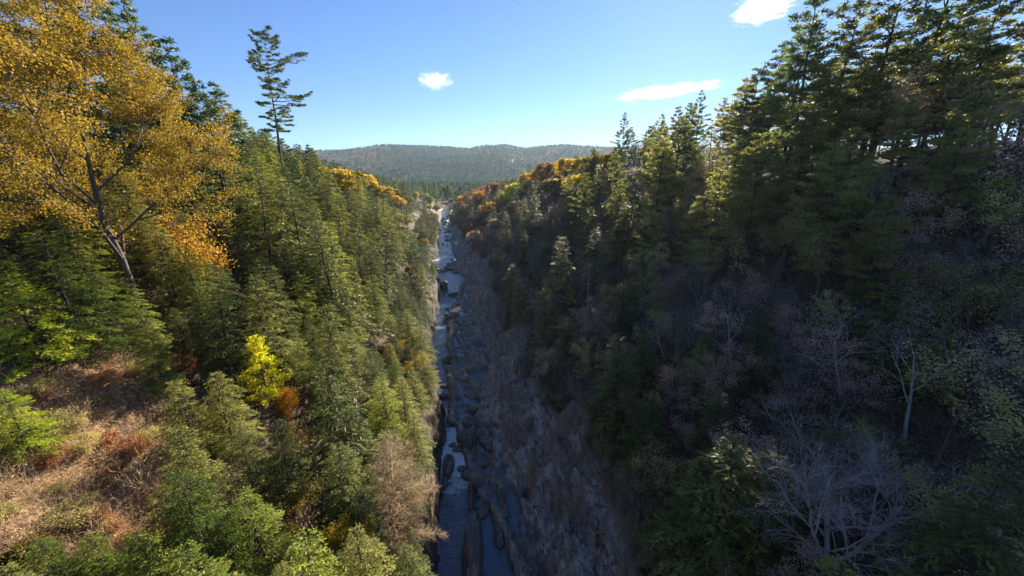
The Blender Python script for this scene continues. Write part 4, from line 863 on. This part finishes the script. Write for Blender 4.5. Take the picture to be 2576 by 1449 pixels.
for i, (px, py, ln, a, lb) in enumerate([(160, 1000, 5, .5, 'pale fallen log across the upper part of the dry brush clearing'), (110, 1215, 4, -.3, 'short fallen log in the lower left part of the dry brush clearing'), (330, 1210, 5, 1.9, 'fallen log at the lower right side of the dry brush clearing'), (1230, 1075, 5, .2, 'pale driftwood log lying on the right rock shelf'), (1310, 895, 5, .5, 'pale driftwood log lying on the upper right rock slope'), (1450, 1130, 4, .1, 'small pale log on the right rock slope')]):
    x, y = find(px, py, .15, 14); q = decid_parts(300 + i, H=ln, trunk_r=.13, levels=2, nch=(4,), nleaf=0, twig_r=.03)
    d = np.array([math.cos(a), math.sin(a)]) * ln * .3; z0, z1 = HZ(x - d[0], y - d[1]), HZ(x + d[0], y + d[1])
    o = link('fallen_log', q[0].out('fallen_log', [M['bark_pale']], 1), loc=(x - d[0], y - d[1], z0 + .15))
    o.rotation_euler = Vector((2 * d[0], 2 * d[1], z1 - z0)).to_track_quat('Z', 'Y').to_euler(); tag(o, lb, 'log', 'fallen logs')

# ------------------------------------------------------------------ light, sky, air
SUN_AZ, SUN_EL = math.radians(22), math.radians(23.5)
sd = bpy.data.lights.new('sun', 'SUN'); sd.energy = 5; sd.angle = math.radians(.55); sd.color = (1, .9, .74)
so = link('sun', sd); dv = Vector((math.sin(SUN_AZ) * math.cos(SUN_EL), math.cos(SUN_AZ) * math.cos(SUN_EL), math.sin(SUN_EL)))
so.rotation_euler = dv.to_track_quat('Z', 'Y').to_euler()
w = bpy.data.worlds.new('World'); SC.world = w; w.use_nodes = True; wn = w.node_tree; bg = wn.nodes['Background']
sk = wn.nodes.new('ShaderNodeTexSky'); sk.sky_type = 'NISHITA'; sk.sun_disc = False; sk.sun_elevation = SUN_EL; sk.sun_rotation = SUN_AZ
sk.air_density = 1.0; sk.dust_density = .06; sk.ozone_density = 4.5; sk.altitude = 100
tn = wn.nodes.new('ShaderNodeMix'); tn.data_type = 'RGBA'; tn.blend_type = 'MULTIPLY'; tn.inputs[0].default_value = 1; tn.inputs[7].default_value = (.62, .735, .95, 1)
wn.links.new(sk.outputs[0], tn.inputs[6]); wn.links.new(tn.outputs[2], bg.inputs[0]); bg.inputs[1].default_value = .056
def haze():
    V = np.array([(x, y, z) for z in (-4, 420) for y in (-120, 3960) for x in (-3700, 3700)], float)
    F = np.array([(0, 2, 3, 1), (4, 5, 7, 6), (0, 1, 5, 4), (2, 6, 7, 3), (0, 4, 6, 2), (1, 3, 7, 5)])
    m, nt, N, L = new_mat('thin haze'); v = N.new('ShaderNodeVolumePrincipled'); v.inputs['Color'].default_value = (.62, .81, 1, 1); v.inputs['Density'].default_value = 5e-5; v.inputs['Anisotropy'].default_value = .35
    o = N.new('ShaderNodeOutputMaterial'); L.new(v.outputs[0], o.inputs['Volume'])
    tag(link('haze', mesh('haze', V, [F], [m])), kind='stuff', label='thin bluish haze in the air over the valley')
def cloud(px, py, y, w, h, depth, dens, seed, label, stretch=(1., 1., 1.), thr=.5, tilt=0.):
    import bmesh
    bm = bmesh.new(); bmesh.ops.create_icosphere(bm, subdivisions=4, radius=1); V = np.array([v.co[:] for v in bm.verts]); F = np.array([[v.index for v in f.verts] for f in bm.faces]); bm.free()
    V = V * (1 + .35 * (fbm(V[:, 0] * 2 + seed, V[:, 2] * 2 + V[:, 1], 3, seed) - .5))[:, None] * np.array([w / 2, depth / 2, h / 2])
    m, nt, N, L = new_mat('cloud vapour'); tc = N.new('ShaderNodeTexCoord')
    ln = N.new('ShaderNodeVectorMath'); ln.operation = 'LENGTH'; mp = N.new('ShaderNodeMapping'); mp.inputs['Scale'].default_value = (2 / w, 2 / depth, 2 / h); L.new(tc.outputs['Object'], mp.inputs['Vector']); L.new(mp.outputs[0], ln.inputs[0])
    nz = noise(nt, 1., 8, vec=tc.outputs['Object'], rough=.7, mapping=((0, tilt, .4), tuple(k / w * 7 for k in stretch)))
    f = math_(nt, 'SUBTRACT', math_(nt, 'ADD', nz, .35), math_(nt, 'MULTIPLY', ln.outputs['Value'], .42))
    d = math_(nt, 'MULTIPLY', sstep(nt, f, thr, thr + .3), dens)
    v = N.new('ShaderNodeVolumePrincipled'); v.inputs['Color'].default_value = (1, 1, 1, 1); L.new(d, v.inputs['Density']); v.inputs['Anisotropy'].default_value = .45
    o = N.new('ShaderNodeOutputMaterial'); L.new(v.outputs[0], o.inputs['Volume'])
    p = CAM + ray(px, py) / ray(px, py)[1] * y; ob = link('cloud', mesh('cloud', V, [F], [m]), loc=tuple(p)); ob.rotation_euler[1] = tilt
    tag(ob, label, 'cloud', 'clouds in the blue sky')
cloud(1093, 202, 5200, 560, 240, 260, .006, 3, 'small white puffy cloud alone above the distant hills', thr=.5)
cloud(1680, 228, 5600, 1750, 190, 420, .004, 5, 'long lens shaped white cloud behind the pines of the right rim', stretch=(1, 1, 5), thr=.47, tilt=-.12)
cloud(1920, 22, 5600, 1000, 420, 500, .0035, 8, 'wispy streaked white cloud at the top edge beside the large pine', stretch=(1, 1.2, 7), thr=.52, tilt=-.15)
import os
if not os.environ.get('NOHAZE'): haze()
SC.render.engine = 'CYCLES'; cy = SC.cycles
cy.max_bounces = 6; cy.diffuse_bounces = 4; cy.glossy_bounces = 2; cy.transmission_bounces = 3; cy.volume_bounces = 0; cy.transparent_max_bounces = 8
cy.use_denoising = True; cy.caustics_reflective = False; cy.caustics_refractive = False; cy.sample_clamp_indirect = 6
SC.view_settings.view_transform = 'Standard'; SC.view_settings.look = 'None'; SC.view_settings.exposure = 1.6; SC.view_settings.gamma = 1; SC.view_settings.use_curve_mapping = False
